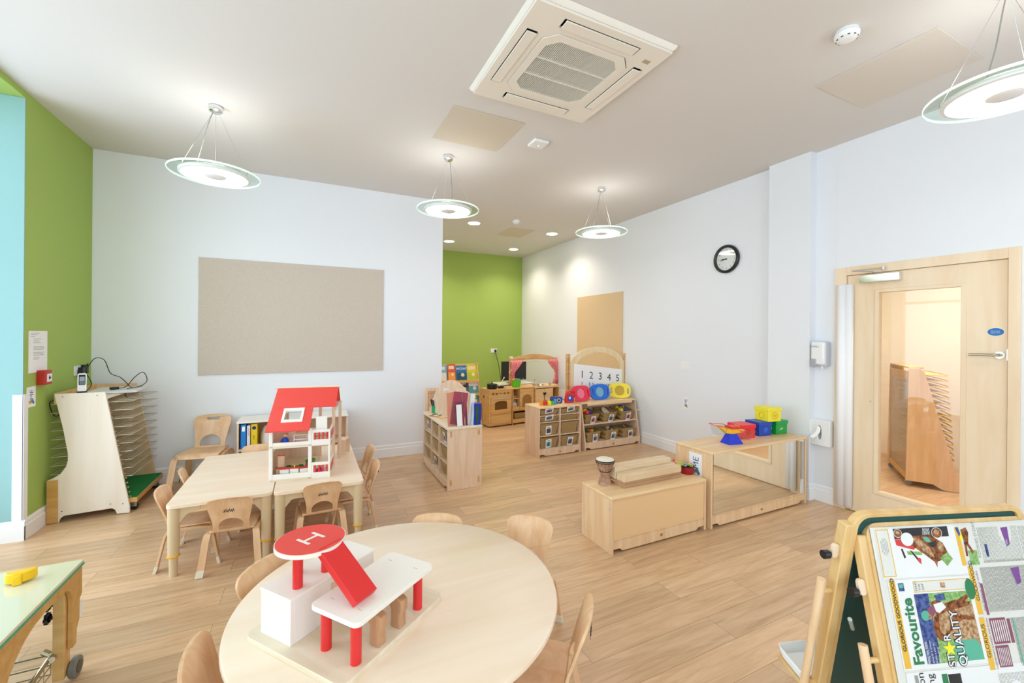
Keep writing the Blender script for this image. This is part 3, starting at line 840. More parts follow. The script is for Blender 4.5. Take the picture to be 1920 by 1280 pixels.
# red ramp from disc edge down to the platform
rw = .088
pa = Vector((.232, .125, .299)); pb = Vector((.402, .125, .172))
d_ = (pb - pa).normalized(); nn = Vector((-d_.z, 0, d_.x)) * -1
if nn.z < 0: nn = -nn
rp = MB()
vs = []
for p in (pa, pb):
    for yy in (-.044, .044):
        for k in (0, .024): vs.append(p + Vector((0, yy + .012, 0)) + nn * k)
rp.add(vs, [(0, 1, 3, 2), (4, 6, 7, 5), (0, 4, 5, 1), (2, 3, 7, 6), (1, 5, 7, 3), (0, 2, 6, 4)])
rp.build('ramp', REDP, hp, bevel=.002)
WOODT = wood('stained_toy_wood', 'c89870', 'b0805a', 'z')
for b in (.175, .272):
    pr_ = [(.405, .018), (.445, .018), (.445, .065), (.452, .078), (.452, .112), (.437, .120), (.405, .120), (.398, .112), (.398, .088), (.405, .078)]
    MB().prism(pr_, b - .016, b + .016, 'xz').build('fuel_pump', WOODT, hp, bevel=.003)

# ------------------------------------------------------------------ dollhouse
dh = thing('dollhouse', 'open wooden dollhouse with a red roof and white balconies', 'dollhouse', (-.250, 3.535, .460), rz=R(-8))
HO = WHITEW
MB().box(-.01, .27, 0, .60, .0, .012).build('ground_floor', PALE, dh, bevel=.001)
MB().box(-.01, .27, .0, .60, .246, .258).build('upper_floor', PALE, dh, bevel=.001)
for x, y, z1 in ((0, .012, .375), (.262, .012, .375), (.402, .25, .54), (0, .60, .47), (.262, .60, .47), (.43, .52, .5)):
    MB().box(x - .012, x + .012, y - .012, y + .012, 0, z1).build('post', HO if y < .1 else PALEZ, dh, bevel=.0015)
MB().box(.012, .25, .002, .012, .012, .05).build('front_sill', HO, dh, bevel=.001)
MB().box(.012, .25, .002, .012, .240, .282).build('front_beam', HO, dh, bevel=.001)
MB().box(-.008, .0, .02, .59, .258, .40).box(-.008, 0, .02, .59, .012, .20).build('side_wall', PALEZ, dh)
MB().box(.06, .20, .585, .592, .10, .235).box(.0, .27, .585, .592, .012, .10).build('rear_wall', PALEZ, dh)


def roof_pt(y):   # front slope
    return .372 + (y + .03) * (.262 / .41)


def slab(x0, x1, y0, y1, th, hole=None):
    mb = MB(); mb.prism([(x0, y0), (x1, y0), (x1, y1), (x0, y1)], 0, th, holes=[hole] if hole else ())
    mb.v = [(x, y, z + roof_pt(y)) for x, y, z in mb.v]
    return mb


sk = [(.07, .05), (.19, .05), (.19, .15), (.07, .15)]
slab(-.03, .262, -.035, .175, .008, sk).build('lower_roof_panel', CORALP, dh, smooth=False)
slab(-.03, .425, .177, .385, .008).build('upper_roof_panel', CORALP, dh, smooth=False)
mb = MB(); mb.prism([(-.03, .385), (.43, .385), (.43, .56), (-.03, .56)], 0, .008); mb.v = [(x, y, z + .632 - (y - .385) * .8) for x, y, z in mb.v]
mb.build('rear_roof_panel', CORALP, dh, smooth=False)
MB().cyl((-.045, .385, .642), (.445, .385, .642), .008, seg=12).build('ridge_pole', PALE, dh)
mb = slab(.058, .202, .038, .162, .016, [(.074, .054), (.186, .054), (.186, .146), (.074, .146)]); mb.build('skylight_frame', HO, dh, smooth=False)
slab(.074, .186, .054, .146, .004).build('skylight_pane', ACRYL, dh)
MB().box(.396, .402, .20, .52, .44, .455).box(.40, .43, .25, .52, .484, .496).build('roof_beam', PALE, dh)


def balcony(z):
    b = MB().box(.275, .402, -.002, .008, z, z + .045).box(.275, .402, -.002, .008, z + .098, z + .12).box(.275, .287, -.002, .008, z + .045, z + .098).box(.390, .402, -.002, .008, z + .045, z + .098)
    b.box(.396, .404, .008, .24, z, z + .03).box(.396, .404, .008, .24, z + .10, z + .12)
    o = b.build('balcony_rail', HO, dh, bevel=.001)
    s = MB()
    for k in range(4):
        x = .298 + k * .027
        s.lathe([(.004, z + .045), (.008, z + .052), (.004, z + .062), (.009, z + .072), (.004, z + .082), (.008, z + .092), (.004, z + .098)], (x, .003, 0), 8)
    s.build('balusters', REDP, o)
    MB().box(.262, .404, 0, .25, z - .0, z + .010).build('balcony_floor', PALE, o)
    MB().box(.4045, .407, .03, .22, z + .04, z + .09).build('red_side_panel', REDP, o)


balcony(0); balcony(.246)
MB().box(.388, .402, -.002, .012, .12, .246).box(.30, .378, .02, .026, .33, .46).build('balcony_post', HO, dh, bevel=.001)

MBx = Matrix.Translation(dh.location) @ Matrix.Rotation(R(-8), 4, 'Z')


def in_house(name, label, cat, p, rz=0., group=None):
    w = MBx @ Vector(p)
    return thing(name, label, cat, w, R(-8) + rz, group)


tk = in_house('toy_kitchen_unit', 'small white toy cupboard with red top in the dollhouse, leftmost', 'toy furniture', (.085, .05, .012), 0, 'white toy cupboards with red tops')
MB().box(-.03, .03, -.018, .018, 0, .062).build('body', HO, tk, bevel=.001); MB().box(-.032, .032, -.02, .02, .062, .068).build('top', REDP, tk, bevel=.001)
dup(tk, MBx @ Vector((.150, .055, .012)), R(-12), 'small white toy cupboard with red top and yellow tap in the dollhouse')
tk3 = dup(tk, MBx @ Vector((.218, .045, .012)), R(2), 'small white toy cupboard with red top beside the dollhouse post')
tapx = MB().cyl((0, 0, 0), (0, 0, .010), .004, seg=8).ball((0, 0, .012), .006, 8).build('toy_tap', YELP)
tapx.location = MBx @ Vector((.150, .055, .0805)); tag(tapx, 'tiny yellow knob on a white toy cupboard in the dollhouse', 'toy')
ts = in_house('toy_dresser', 'red and wood toy dresser at the left of the dollhouse ground floor', 'toy furniture', (.045, .085, .012))
MB().box(-.022, .03, -.02, .02, 0, .06).box(-.015, .03, .0, .02, .06, .15).build('body', PALEZ, ts, bevel=.001)
MB().box(-.024, .032, -.022, .022, .06, .068).box(-.017, .032, -.002, .022, .15, .157).box(-.024, .032, -.023, -.02, .0, .012).build('red_trim', REDP, ts, bevel=.001)
gc = MB()
for k in range(9): gc.ball((.012 * k - .05, .01 * math.sin(k), .022 + .008 * math.sin(k * 1.7)), .026, 12, sc=(1, .8, .95))
o = gc.build('toy_sofa', mat('dark_green_felt', '1f7a1e', .9)); o.location = MBx @ Vector((.13, .16, .014)); o.rotation_euler[2] = R(-8); tag(o, 'rounded dark green toy sofa on the dollhouse ground floor', 'toy furniture')
pt = in_house('toy_planter', 'toy planter with green leaves in the dollhouse', 'toy plant', (.225, .30, .012))
MB().box(-.035, .035, -.015, .015, 0, .03).build('trough', WOODT, pt, bevel=.001)
lv = MB()
for k in range(16): lv.ball((-.03 + .004 * k, rnd.uniform(-.01, .01), .04 + rnd.uniform(0, .02)), .009, 8, sc=(1, .5, 1.2))
lv.build('leaves', mat('toy_leaf', '5aa832', .7), pt)


def doll(label, p, dress, hair, rz=0.):
    t = in_house('toy_doll', label, 'doll', p, rz)
    b = MB().lathe([(.0, .0), (.030, .0), (.024, .02), (.012, .045), (.008, .052)], seg=14)
    for s in (-1, 1): b.tube([(s * .010, 0, .046), (s * .022, -.008, .036), (s * .026, -.018, .022)], .0045, 6)
    b.build('dress', dress, t)
    MB().ball((0, 0, .066), .015, 14).cyl((0, 0, .048), (0, 0, .056), .005, seg=8).ball((0, -.0148, .064), .0022, 6).build('head', mat('doll_skin', 'e8c09a', .6), t)
    h = MB()
    for k in range(9):
        a = k * .7; h.ball((.012 * math.cos(a), .004 + .010 * math.sin(a), .073), .008, 8)
    h.build('hair', hair, t)


doll('small doll in a pink dress on the dollhouse lower balcony', (.325, .07, .012), mat('pink_dress', 'd8357c', .8), mat('white_hair', 'e9e2d4', .9))
doll('small doll in blue clothes on the dollhouse upper floor', (.085, .06, .258), mat('blue_dress', '2b57b8', .8), mat('tan_hair', 'c89a62', .9))
tb = in_house('toy_bed', 'white toy bunk frame on the dollhouse upper floor', 'toy furniture', (.19, .09, .258))
q = MB()
for x in (-.045, .045):
    for y in (-.03, .05): q.box(x - .003, x + .003, y - .003, y + .003, 0, .062)
q.box(-.048, .048, -.033, .053, .060, .066).box(-.045, .045, -.032, -.028, .025, .032).box(-.045, .045, .048, .052, .025, .032)
q.build('frame', HO, tb, bevel=.001)
MB().box(-.04, .04, -.025, .045, .066, .080).build('pillow', mat('tan_felt', 'c9a97c', .9), tb, bevel=.006)
lt = thing('toy_lift_shaft', 'plain wooden toy box standing open beside the dollhouse', 'toy', (.275, 4.085, .460), rz=R(-22))
MB().box(-.035, .035, -.022, -.014, 0, .135).box(-.035, .035, .10, .108, 0, .135).box(-.035, .035, -.014, .10, .127, .135).build('shell', PALEZ, lt, bevel=.001)
MB().prism([(.1, 0), (.16, 0), (.108, .135), (.1, .135)], -.034, -.026, 'yz').build('stair_side', PALEZ, lt)

# ------------------------------------------------------------------ low bookcase behind the tables
bk = thing('low_bookcase', 'low white wooden bookcase behind the tables against the back wall', 'bookcase', (-.66, 5.08, 0))
b = MB().box(0, .016, 0, .335, 0, .62).box(1.044, 1.06, 0, .335, 0, .62).box(.52, .535, 0, .33, .09, .62).box(0.016, 1.044, .325, .335, .05, .62).box(.016, 1.044, 0, .33, .07, .088).box(.016, 1.044, 0, .33, .335, .351)
b.build('carcass', PALEZ, bk, bevel=.002); MB().box(-.004, 1.064, -.008, .34, .62, .64).build('top', WHITEW, bk, bevel=.004)
for nm, lb, x, w, hh, c, st in [('boxed_game', 'tall blue boxed game standing in the low bookcase', .03, .048, .255, '1f83d6', 'ffffff'), ('boxed_game', 'thin white boxed game with pink lettering in the low bookcase', .086, .028, .24, 'eceaf0', 'd84a78'),
                              ('boxed_game', 'yellow boxed game with dark round picture in the low bookcase', .122, .055, .25, 'efcf1e', '23265a')]:
    t = thing(nm, lb, 'game box', (-.66 + x, 5.10, .351))
    MB().box(0, w, 0, .24, 0, hh).build('carton', mat('carton_' + c, c, .45), t, bevel=.002)
    s = MB()
    if 'blue' in lb: s.box(w * .25, w * .8, -.0015, 0, hh * .72, hh * .92)
    elif 'white' in lb: s.text('PUZZLE', .022, (w * .5, -.0015, hh * .72), (0, 0, -1), (1, 0, 0))
    else: s.prism(ell(w * .5, hh * .85, w * .33, w * .33, 16), -.0015, 0, 'xz').text('game', .02, (w * .5, -.0015, hh * .45), (0, 0, -1), (1, 0, 0))
    s.build('spine_print', mat('print_' + st, st, .5), t, smooth=False)
t = thing('fabric_bag', 'pale crumpled bag beside the games in the low bookcase', 'bag', (-.38, 5.22, .351))
MB().lathe([(0, 0), (.07, 0), (.085, .05), (.08, .13), (.06, .19), (.045, .21)], seg=18).build('bag_body', mat('pale_cloth', 'e6e2e0', .95), t)


# ------------------------------------------------------------------ shelving helpers
def basket(label, loc, w, d, h, rz=0., card=True, cardrot=0., group='wicker baskets', cardcol='6f86a8', cz=.5, cw=.075, ch=.10, cx=0):
    """tapered wicker basket, front at local y=0 facing -y"""
    t = thing('wicker_basket', label, 'basket', loc, rz, group)
    k = .82; mb = MB(); th = .008
    def ring(f, z, ins=0):
        return [(-w / 2 * f + ins, d / 2 - d / 2 * f + ins, z), (w / 2 * f - ins, d / 2 - d / 2 * f + ins, z), (w / 2 * f - ins, d / 2 + d / 2 * f - ins, z), (-w / 2 * f + ins, d / 2 + d / 2 * f - ins, z)]
    vs = ring(k, 0) + ring(1, h) + ring(1, h, th) + ring(k, .008, th)
    fs = [(3, 2, 1, 0)] + [(i, (i + 1) % 4, (i + 1) % 4 + 4, i + 4) for i in range(4)] + [(i + 4, (i + 1) % 4 + 4, (i + 1) % 4 + 8, i + 8) for i in range(4)] + [(i + 8, (i + 1) % 4 + 8, (i + 1) % 4 + 12, i + 12) for i in range(4)] + [(12, 13, 14, 15)]
    mb.add(vs, fs).build('woven_body', WICKER, t, bevel=.004)
    r = ring(1.0, h - .002, .003)
    MB().tube(r + [r[0]], .0065, 6).build('rim', WICKER, t)
    if card:
        tilt = math.atan2(d / 2 * (1 - k), h)
        c = MB().box(-cw / 2, cw / 2, -.001, .0, -ch / 2, ch / 2, 0).box(-cw * .36, cw * .36, -.0018, -.001, -ch * .34, ch * .20, 1).box(-cw * .2, cw * .2, -.0018, -.001, ch * .28, ch * .36, 2)
        c.box(-cw * .2, cw * .12, -.0022, -.0018, -ch * .22, ch * .05, 2)
        y = d / 2 - d / 2 * (k + (1 - k) * cz)
        M = Matrix.Translation((cx, y - .0095, h * cz)) @ Matrix.Rotation(tilt, 4, 'X') @ Matrix.Rotation(R(cardrot), 4, 'Y')
        c.v = [tuple(M @ Vector(v)) for v in c.v]
        c.build('picture_card', [PAPER, mat('photo_' + cardcol, cardcol, .6), mat('photo_ink', '49525f', .7)], t, smooth=False, label='white picture card')
    return t


def kick(mb, x0, x1, y, z=.085, th=.018):
    p = [(x0, 0.032), (x0 + .06, .032), (x0 + .085, .012), (x1 - .085, .012), (x1 - .06, .032), (x1, .032), (x1, z), (x0, z)]
    mb.prism(p, y, y + th, 'xz')


def latches(parent, pts, axis):
    for k, (a, b) in enumerate(pts):
        if axis == 'x': MB().box(-.003, .0005, a - .010, a + .010, b - .03, b + .03).cyl((-.006, a, b - .018), (0, a, b - .018), .006, seg=10).build('latch_clip', PALEZ, parent, bevel=.001)


def badge(parent, x, y, z):
    mb = MB()
    for q in (-1, 0, 1): mb.prism(ell(x + q * .008, z + .003 * (q == 0), .005, .010, 10), y - .0008, y + .0002, 'xz')
    mb.build('stamped_mark', mat('burnt_mark', 'a9783e', .8), parent, smooth=False)


# low cabinet with tan panel
cb = thing('low_cabinet', 'low wooden cabinet with tan panel, holding the drum and planks', 'cabinet', (1.932, 2.362, 0))
mb = MB().box(0, .019, 0, .363, 0, .385).box(.933, .952, 0, .363, 0, .385).box(.019, .933, .01, .35, .085, .10).box(.019, .933, .345, .36, .085, .385)
kick(mb, .019, .933, .004)
mb.build('carcass', MAPLE, cb, bevel=.002)
MB().prism(rrect(-.004, .956, -.006, .367, .016), .385, .405).build('top', MAPLEX, cb, bevel=.005)
MB().box(.020, .932, .006, .012, .10, .384).build('front_panel', HARD, cb)
latches(cb, [(.03, .335), (.03, .09), (.335, .34), (.335, .10)], 'x'); badge(cb, .476, .004, .05)

# mirror unit
mu = thing('mirror_cabinet', 'taller wooden cabinet with a large mirror front beside the door', 'cabinet', (2.922, 2.345, 0))
mb = MB().box(0, .019, 0, .366, 0, .600).box(1.262, 1.281, 0, .366, 0, .600).box(.019, 1.262, .01, .35, .085, .10).box(.019, 1.262, .350, .364, .085, .600)
kick(mb, .019, 1.262, .004)
mb.build('carcass', MAPLE, mu, bevel=.002)
MB().prism(rrect(-.004, 1.285, -.008, .370, .018), .600, .620).build('top', MAPLEX, mu, bevel=.005)
MB().box(.030, 1.251, .006, .012, .102, .598).build('mirror_panel', MIRROR, mu, label='large mirror')
latches(mu, [(.03, .55), (.335, .56), (.335, .13)], 'x'); badge(mu, .64, .004, .05)


# eight basket unit
def placed(root, p):
    return Matrix.Translation(root.location) @ Matrix.Rotation(root.rotation_euler[2], 4, 'Z') @ Vector(p)


u8 = thing('basket_cabinet', 'wooden cubby cabinet with two columns of wicker baskets', 'cabinet', (2.62, 4.632, 0), rz=R(1.2))
mb = MB().box(0, .018, 0, .366, 0, .612).box(.632, .65, 0, .366, 0, .612).box(.317, .333, .004, .36, .095, .612).box(.018, .632, .350, .362, .08, .612)
for z in (.085, .265, .44, .525): mb.box(.018, .632, .004, .35, z - (.0 if z < .1 else .009), z + (.015 if z < .1 else 0))
kick(mb, .018, .632, .003)
mb.build('carcass', PALEZ, u8, bevel=.0015)
MB().prism(rrect(-.004, .654, -.006, .370, .016), .612, .632).build('top', MAPLEX, u8, bevel=.004)
badge(u8, .325, .003, .045)
G8 = 'wicker baskets in the two column cabinet'
rows8 = [(.101, .135, 0), (.2655, .15, 1), (.4405, .062, 2), (.5255, .068, 3)]
nm_ = {(0, 0): 'wicker basket with a blue and green picture card, bottom left of the two column cabinet', (1, 0): 'wicker basket with a purple picture card, bottom right of the two column cabinet',
       (0, 1): 'wicker basket with a dark picture card, second from bottom left of the cubby pair', (1, 1): 'deep wicker basket with no card in the two column cabinet',
       (0, 2): 'shallow wicker basket with a low card, third from bottom left of the cubby pair', (1, 2): 'shallow wicker basket without a card, third from bottom right of the cubby pair',
       (0, 3): 'shallow wicker basket with a tilted card at the top left of the two column cabinet', (1, 3): 'shallow wicker basket with a tilted card at the top right of the two column cabinet'}
cc = {(0, 0): '4fa3b8', (1, 0): '5f4f70', (0, 1): '4a4f5a', (0, 2): '5a6a8a', (0, 3): '8a6a9a', (1, 3): '7a8088'}
for z, hh, r in rows8:
    for c in (0, 1):
        x = .168 + c * .314
        cd_ = (c, r) in cc
        tall = r < 2
        basket(nm_[(c, r)], placed(u8, (x, .014, z)), .275 if tall else .28, .31, hh, R(1.2), cd_, (-4 if c == 0 else 5) if tall else (-8 if c == 0 else -10), G8, cc.get((c, r), '6f86a8'),
               .45 if tall else .9, .085 if tall else .12, .115 if tall else .075, -.01 + .02 * c)

# six basket sloped unit
u6 = thing('basket_cabinet', 'sloped wooden shelf unit with six tilted wicker baskets', 'cabinet', (3.345, 4.655, 0), rz=R(1.2))
mb = MB()
side = [(0, 0), (.375, 0), (.375, .615), (.10, .615), (0, .10)]
for x in (0, .962): mb.prism([(a, b) for a, b in side], x, x + .018, 'yz')
mb.box(.018, .962, .005, .36, .085, .10).box(.018, .962, .06, .36, .325, .342).box(.018, .962, .36, .372, .09, .615)
kick(mb, .018, .962, .003)
mb.build('carcass', PALEZ, u6, bevel=.0015)
MB().box(-.003, .983, .085, .378, .612, .632).box(.1, .9, .076, .092, .585, .615).build('top', MAPLEX, u6, bevel=.004)
badge(u6, .49, .003, .045)
G6 = 'tilted wicker baskets in the sloped unit'
b6 = []
for r in (0, 1):
    for c in range(3):
        lb = ('wicker basket at the %s of the %s shelf in the sloped unit') % (['left', 'middle', 'right'][c], ['lower', 'upper'][r])
        x = .17 + c * .315; z = .101 if r == 0 else .343
        t = basket(lb, placed(u6, (x, .02 + .055 * r, z)), .235, .26, .13 if r == 0 else .125, R(1.2 - (0 if c else -2)), True, [-4, 3, -6][c], G6, ['7d6f86', '6a7f8c', '8a5f78'][c] if r == 0 else ['b8506a', '4f5866', '9a3f6a'][c], .40, .08, .11, .02)
        if r == 1: t.rotation_euler[0] = R(9); t.location.z += .0
        b6.append(t)


cnames = {'red_paint': 'red', 'blue_plastic': 'blue', 'yellow_plastic': 'yellow', 'amber_plastic': 'amber', 'green_plastic': 'green', 'pale_grey': 'pale grey', 'stained_toy_wood': 'brown wooden', 'dull_red': 'dull red'}


def toys(root, label, cols, n, wx, dy, z, r, group):
    """small loose toys heaped in a basket, each its own object"""
    for k in range(n):
        mb = MB(); s = rnd.uniform(.8, 1.2) * r; kd = k % 3
        if kd == 0: mb.ball((0, 0, s), s, 12)
        elif kd == 1: mb.box(-s, s, -s * .7, s * .7, 0, s * 1.3)
        else: mb.lathe([(s * .55, 0), (s, 0), (s, s * .7), (s * .55, s * .7)], seg=14, closed=True)
        o = mb.build('small_toy', cols[k % len(cols)], bevel=.002)
        o.location = placed(root, (rnd.uniform(-wx, wx), rnd.uniform(.03, dy), z + rnd.uniform(0, .012)))
        o.rotation_euler = (rnd.uniform(-.4, .4), rnd.uniform(-.4, .4), rnd.uniform(0, 3))
        tag(o, cnames.get(o.data.materials[0].name, 'coloured') + ' ' + ['round', 'block shaped', 'ring shaped'][kd] + ' toy in the ' + label, 'toy', group)


ORG = mat('orange_plastic', 'f08a1c', .35)
toys(b6[3], 'upper left basket of the sloped unit', [REDP, BLUEP, YELP, REDP], 9, .07, .2, .112, .034, 'toys in the upper left basket')
toys(b6[5], 'upper right basket of the sloped unit', [YELP, YELP, mat('amber_plastic', 'e9a818', .35), BLUEP], 14, .08, .2, .115, .027, 'toys in the upper right basket')
toys(b6[0], 'lower left basket of the sloped unit', [REDP, YELP, GRNP], 5, .05, .15, .11, .02, 'toys in the lower left basket')
toys(b6[1], 'lower middle basket of the sloped unit', [mat('pale_grey', 'b9b6b0', .5), WOODT], 5, .06, .18, .11, .02, 'pieces in the lower middle basket')
toys(b6[2], 'lower right basket of the sloped unit', [mat('dull_red', '8f4a48', .6), WOODT], 5, .06, .18, .11, .018, 'pieces in the lower right basket')
o = MB().lathe([(0, 0), (.04, 0), (.055, .006), (.055, .016), (0, .022)], seg=28).build('wooden_disc', PALE)
o.location = placed(b6[4], (.0, .10, .118)); o.rotation_euler = (R(38), 0, .2); o.scale = (1, 1.35, 1); tag(o, 'pale oval wooden lid in the upper middle basket of the sloped unit', 'toy')
pk = MB().cyl((0, 0, 0), (.045, -.05, .004), .008, seg=10).build('wooden_peg', PALE); pk.location = placed(u6, (.985, .07, .47)); tag(pk, 'small round wooden peg sticking out at the right edge of the sloped unit', 'peg')


# coloured oval viewing frames on the sloped unit
def viewer(label, loc, rz, lean, m, pane):
    t = thing('coloured_viewer', label, 'toy', loc, rz, 'oval handheld colour viewers'); t.scale = (1.18,) * 3
    out = []
    for k in range(48):
        a = 2 * PI * k / 48; c, s = math.cos(a), math.sin(a)
        out.append((.135 * math.copysign(abs(c) ** .62, c), .093 + .093 * math.copysign(abs(s) ** .75, s)))
    h1 = ell(0, .093, .058, .062, 24)
    hl = rrect(-.112, -.092, .055, .130, .0095, 3); hr = rrect(.092, .112, .055, .130, .0095, 3)
    mb = MB(); mb.prism(out, -.014, .014, 'xz', holes=[h1, hl, hr])
    M = Matrix.Rotation(lean, 4, 'X'); mb.v = [tuple(M @ Vector(v)) for v in mb.v]
    mb.build('frame', m, t, bevel=.005)
    g = MB(); g.prism(ell(0, .093, .058, .062, 24), -.003, .003, 'xz'); g.v = [tuple(M @ Vector(v)) for v in g.v]
    g.build('tinted_pane', pane, t)


viewer('red oval colour viewer standing on the sloped unit', (3.43, 4.86, .634), R(2), R(-14), mat('viewer_red', 'ee3050', .3), mat('viewer_pink', 'f08098', .25))
viewer('blue oval colour viewer standing on the sloped unit', (3.775, 4.89, .634), R(-6), R(-12), mat('viewer_blue', '1a6ee0', .3), mat('viewer_sky', '7db6cc', .15))
viewer('yellow oval colour viewer standing on the sloped unit', (4.135, 4.90, .634), R(-38), R(-10), mat('viewer_yellow', 'f7e22a', .3), mat('viewer_amber', 'c9a414', .2))

# toys on the two column cabinet
for k, (dx, dy, dz, c, nm) in enumerate([(0, .0, 0, 'f39a1e', 'orange'), (.045, -.01, 0, 'e32a22', 'red'), (.095, -.03, 0, 'f4dd1e', 'yellow'), (.075, .03, 0, '2f6b34', 'dark green'), (.145, -.01, 0, '57c23a', 'light green'), (.19, .0, 0, '3f9fd6', 'light blue'), (.150, -.005, .036, '1f4fa0', 'dark blue')]):
    o = MB().box(-.019, .019, -.019, .019, 0, .035).cyl((0, 0, .035), (0, 0, .041), .010, seg=12).build('toy_block', mat('block_' + c, c, .35), bevel=.003)
    o.scale = (1.1, 1.1, 1.45); o.location = (2.75 + dx * 1.05, 4.80 + dy, .633 + dz * 1.4); tag(o, nm + ' small toy block on the two column cabinet', 'toy block', 'coloured toy blocks in a row')
tc = thing('toy_camera', 'chunky blue toy camera on the two column cabinet', 'toy camera', (3.03, 4.87, .633), rz=R(-8))
MB().prism(rrect(-.065, .065, 0, .075, .02), -.022, .022, 'xz').build('body', mat('toy_navy', '2848b0', .35), tc, bevel=.006)
MB().cyl((.012, -.034, .036), (.012, -.02, .036), .024, seg=20).build('lens_ring', mat('silver_plastic', 'b9bcc6', .3), tc); MB().cyl((.012, -.037, .036), (.012, -.034, .036), .013, seg=16).build('lens', BLACK, tc)
MB().box(-.048, -.018, -.026, -.02, .022, .052).build('flash', mat('silver_plastic', 'b9bcc6', .3), tc, bevel=.002)
MB().tube(bez([(.06, 0, .05), (.09, -.01, .035), (.12, 0, .012), (.15, .01, .004)], 5), .004, 6).build('strap', BLACK, tc); tc.scale = (1.15,) * 3
ta = thing('toy_radio', 'red toy player with round blue dial and handle on the two column cabinet', 'toy', (3.20, 4.82, .633), rz=R(-3))
MB().prism([(-.05, 0), (.05, 0), (.05, .06)] + ell(0, .08, .045, .055, 12, 10, 170) + [(-.05, .06)], -.02, .02, 'xz', holes=[rrect(-.025, .025, .105, .12, .006, 3)]).build('body', REDP, ta, bevel=.004)
MB().cyl((0, -.026, .052), (0, -.019, .052), .034, seg=24).build('dial', BLUEP, ta); MB().box(-.02, .0, -.029, -.026, .045, .07).build('dial_picture', PAPER, ta)
MB().box(.052, .066, -.006, .006, .02, .032).box(.060, .066, -.006, .006, .032, .055).build('crank', YELP, ta, bevel=.002); ta.scale = (1.25,) * 3

# arched panel behind the sloped unit
ap = thing('room_divider', 'tall arched wooden panel with number chart behind the sloped unit', 'room divider', (3.33, 5.10, 0), rz=0)
wv = 1.11
outer = [(.06, 0), (wv - .06, 0), (wv - .06, 1.17)] + ell(wv / 2, 1.10, wv / 2 - .06, .285, 24, 14, 166) + [(.06, 1.17)]
inner = [(.13, .12), (wv - .13, .12), (wv - .13, 1.02)] + ell(wv / 2, 1.02, wv / 2 - .13, .285, 24, 4, 176) + [(.13, 1.02)]
MB().prism(outer, -.012, .012, 'xz', holes=[inner]).build('arch_frame', wood('divider_maple', 'efdcb4', 'e5cb9b', 'z'), ap, bevel=.003)
for x in (0, wv - .055):
    MB().box(x, x + .022, -.02, .02, 0, 1.285).box(x + .030, x + .055, -.02, .02, 0, 1.285).build('side_post', EDGE, ap, bevel=.002)
nc = MB(); Mn = frame((wv / 2 + .005, -.016, .90), (1, 0, -.12), (.0, 0, 1))
nc.box(-.445, .445, -.24, .19, 0, .002, 0)
for k in range(5):
    nc.text(str(k + 1), .15, (-.30 + .165 * k, .045, .0026), (1, 0, 0), (0, 1, 0), 1)
for k in range(5):
    for q in range(k + 1):
        x = -.30 + .165 * k + (q - k / 2) * min(.062, .13 / (k + 1)); y = -.065
        nc.ball((x, y, .002), .009, 8, 2 + (k + q) % 3, (1, 1, .1)); nc.box(x - .007, x + .007, y - .04, y - .006, .0021, .0027, 2 + (k + q) % 3)
nc.v = [tuple(Mn @ Vector(v)) for v in nc.v]
nc.build('number_chart', [PAPER, INK, mat('fig_brown', '8a7f78', .7), mat('fig_green', '3d7f78', .7), mat('fig_tan', 'b08a60', .7)], ap, smooth=False, label='white chart numbered 1 to 5')

# ------------------------------------------------------------------ nine basket unit (faces -x)
u9 = thing('basket_cabinet', 'wooden cubby cabinet with nine wicker baskets and an arched organiser on top', 'cabinet', (1.238, 4.99, 0), rz=R(-90))
# local x runs toward the camera, local y runs to the right
mb = MB().box(0, .019, 0, .366, 0, .600).box(.957, .976, 0, .366, 0, .600).box(.019, .957, .352, .364, .08, .600)
for x in (.327, .643): mb.box(x - .007, x + .007, .004, .36, .095, .600)
for z in (.085, .262, .432): mb.box(.019, .957, .004, .352, z - (.0 if z < .1 else .009), z + (.015 if z < .1 else 0))
kick(mb, .019, .957, .003)
mb.build('carcass', PALEZ, u9, bevel=.002)
MB().prism(rrect(-.004, .985, -.008, .372, .02), .600, .628).build('top', PALE, u9, bevel=.006)
for y in (.035, .33):
    for z in (.08, .56): MB().box(.9745, .9785, y - .010, y + .010, z - .03, z + .03).cyl((.976, y, z + .018), (.981, y, z + .018), .006, seg=10).build('latch_clip', EDGE, u9, bevel=.001)
G9 = 'wicker baskets in the nine cubby cabinet'
k9 = {(0, 2): 1, (2, 2): 1, (1, 0): 1}
for r, z in enumerate((.101, .263, .433)):
    for c in range(3):
        x = .173 + c * .316
        pos = ['far', 'middle', 'near'][c]; row = ['bottom', 'middle', 'top'][r]
        basket('wicker basket in the %s row, %s column of the nine cubby cabinet' % (row, pos), placed(u9, (x, .016, z)), .27, .30, .135, R(-90), (c, r) in k9, 0, G9, '8a6f80', .45, .09, .11)

# arched organiser panels standing crosswise on the nine cubby cabinet


def arch_panel(name, label, p0, p1, h, z, m, hole=True, th=.012, skew=.72):
    p0 = Vector(p0); p1 = Vector(p1); L = (p1 - p0).length; a = math.atan2(p1.y - p0.y, p1.x - p0.x)
    prof = [(0, 0), (L, 0)] + ell(L / 2, .02, L / 2, h - .02, 28, 2, 178)
    hs = [ell(L / 2, h - .075, .035, .014, 14)] if hole else []
    prof = [(L * max(0, min(1, x / L)) ** skew, z_) for x, z_ in prof]
    o = MB().prism(prof, -th / 2, th / 2, 'xz', holes=hs).build(name, m, bevel=.003)
    o.location = (p0.x, p0.y, z); o.rotation_euler[2] = a
    return o


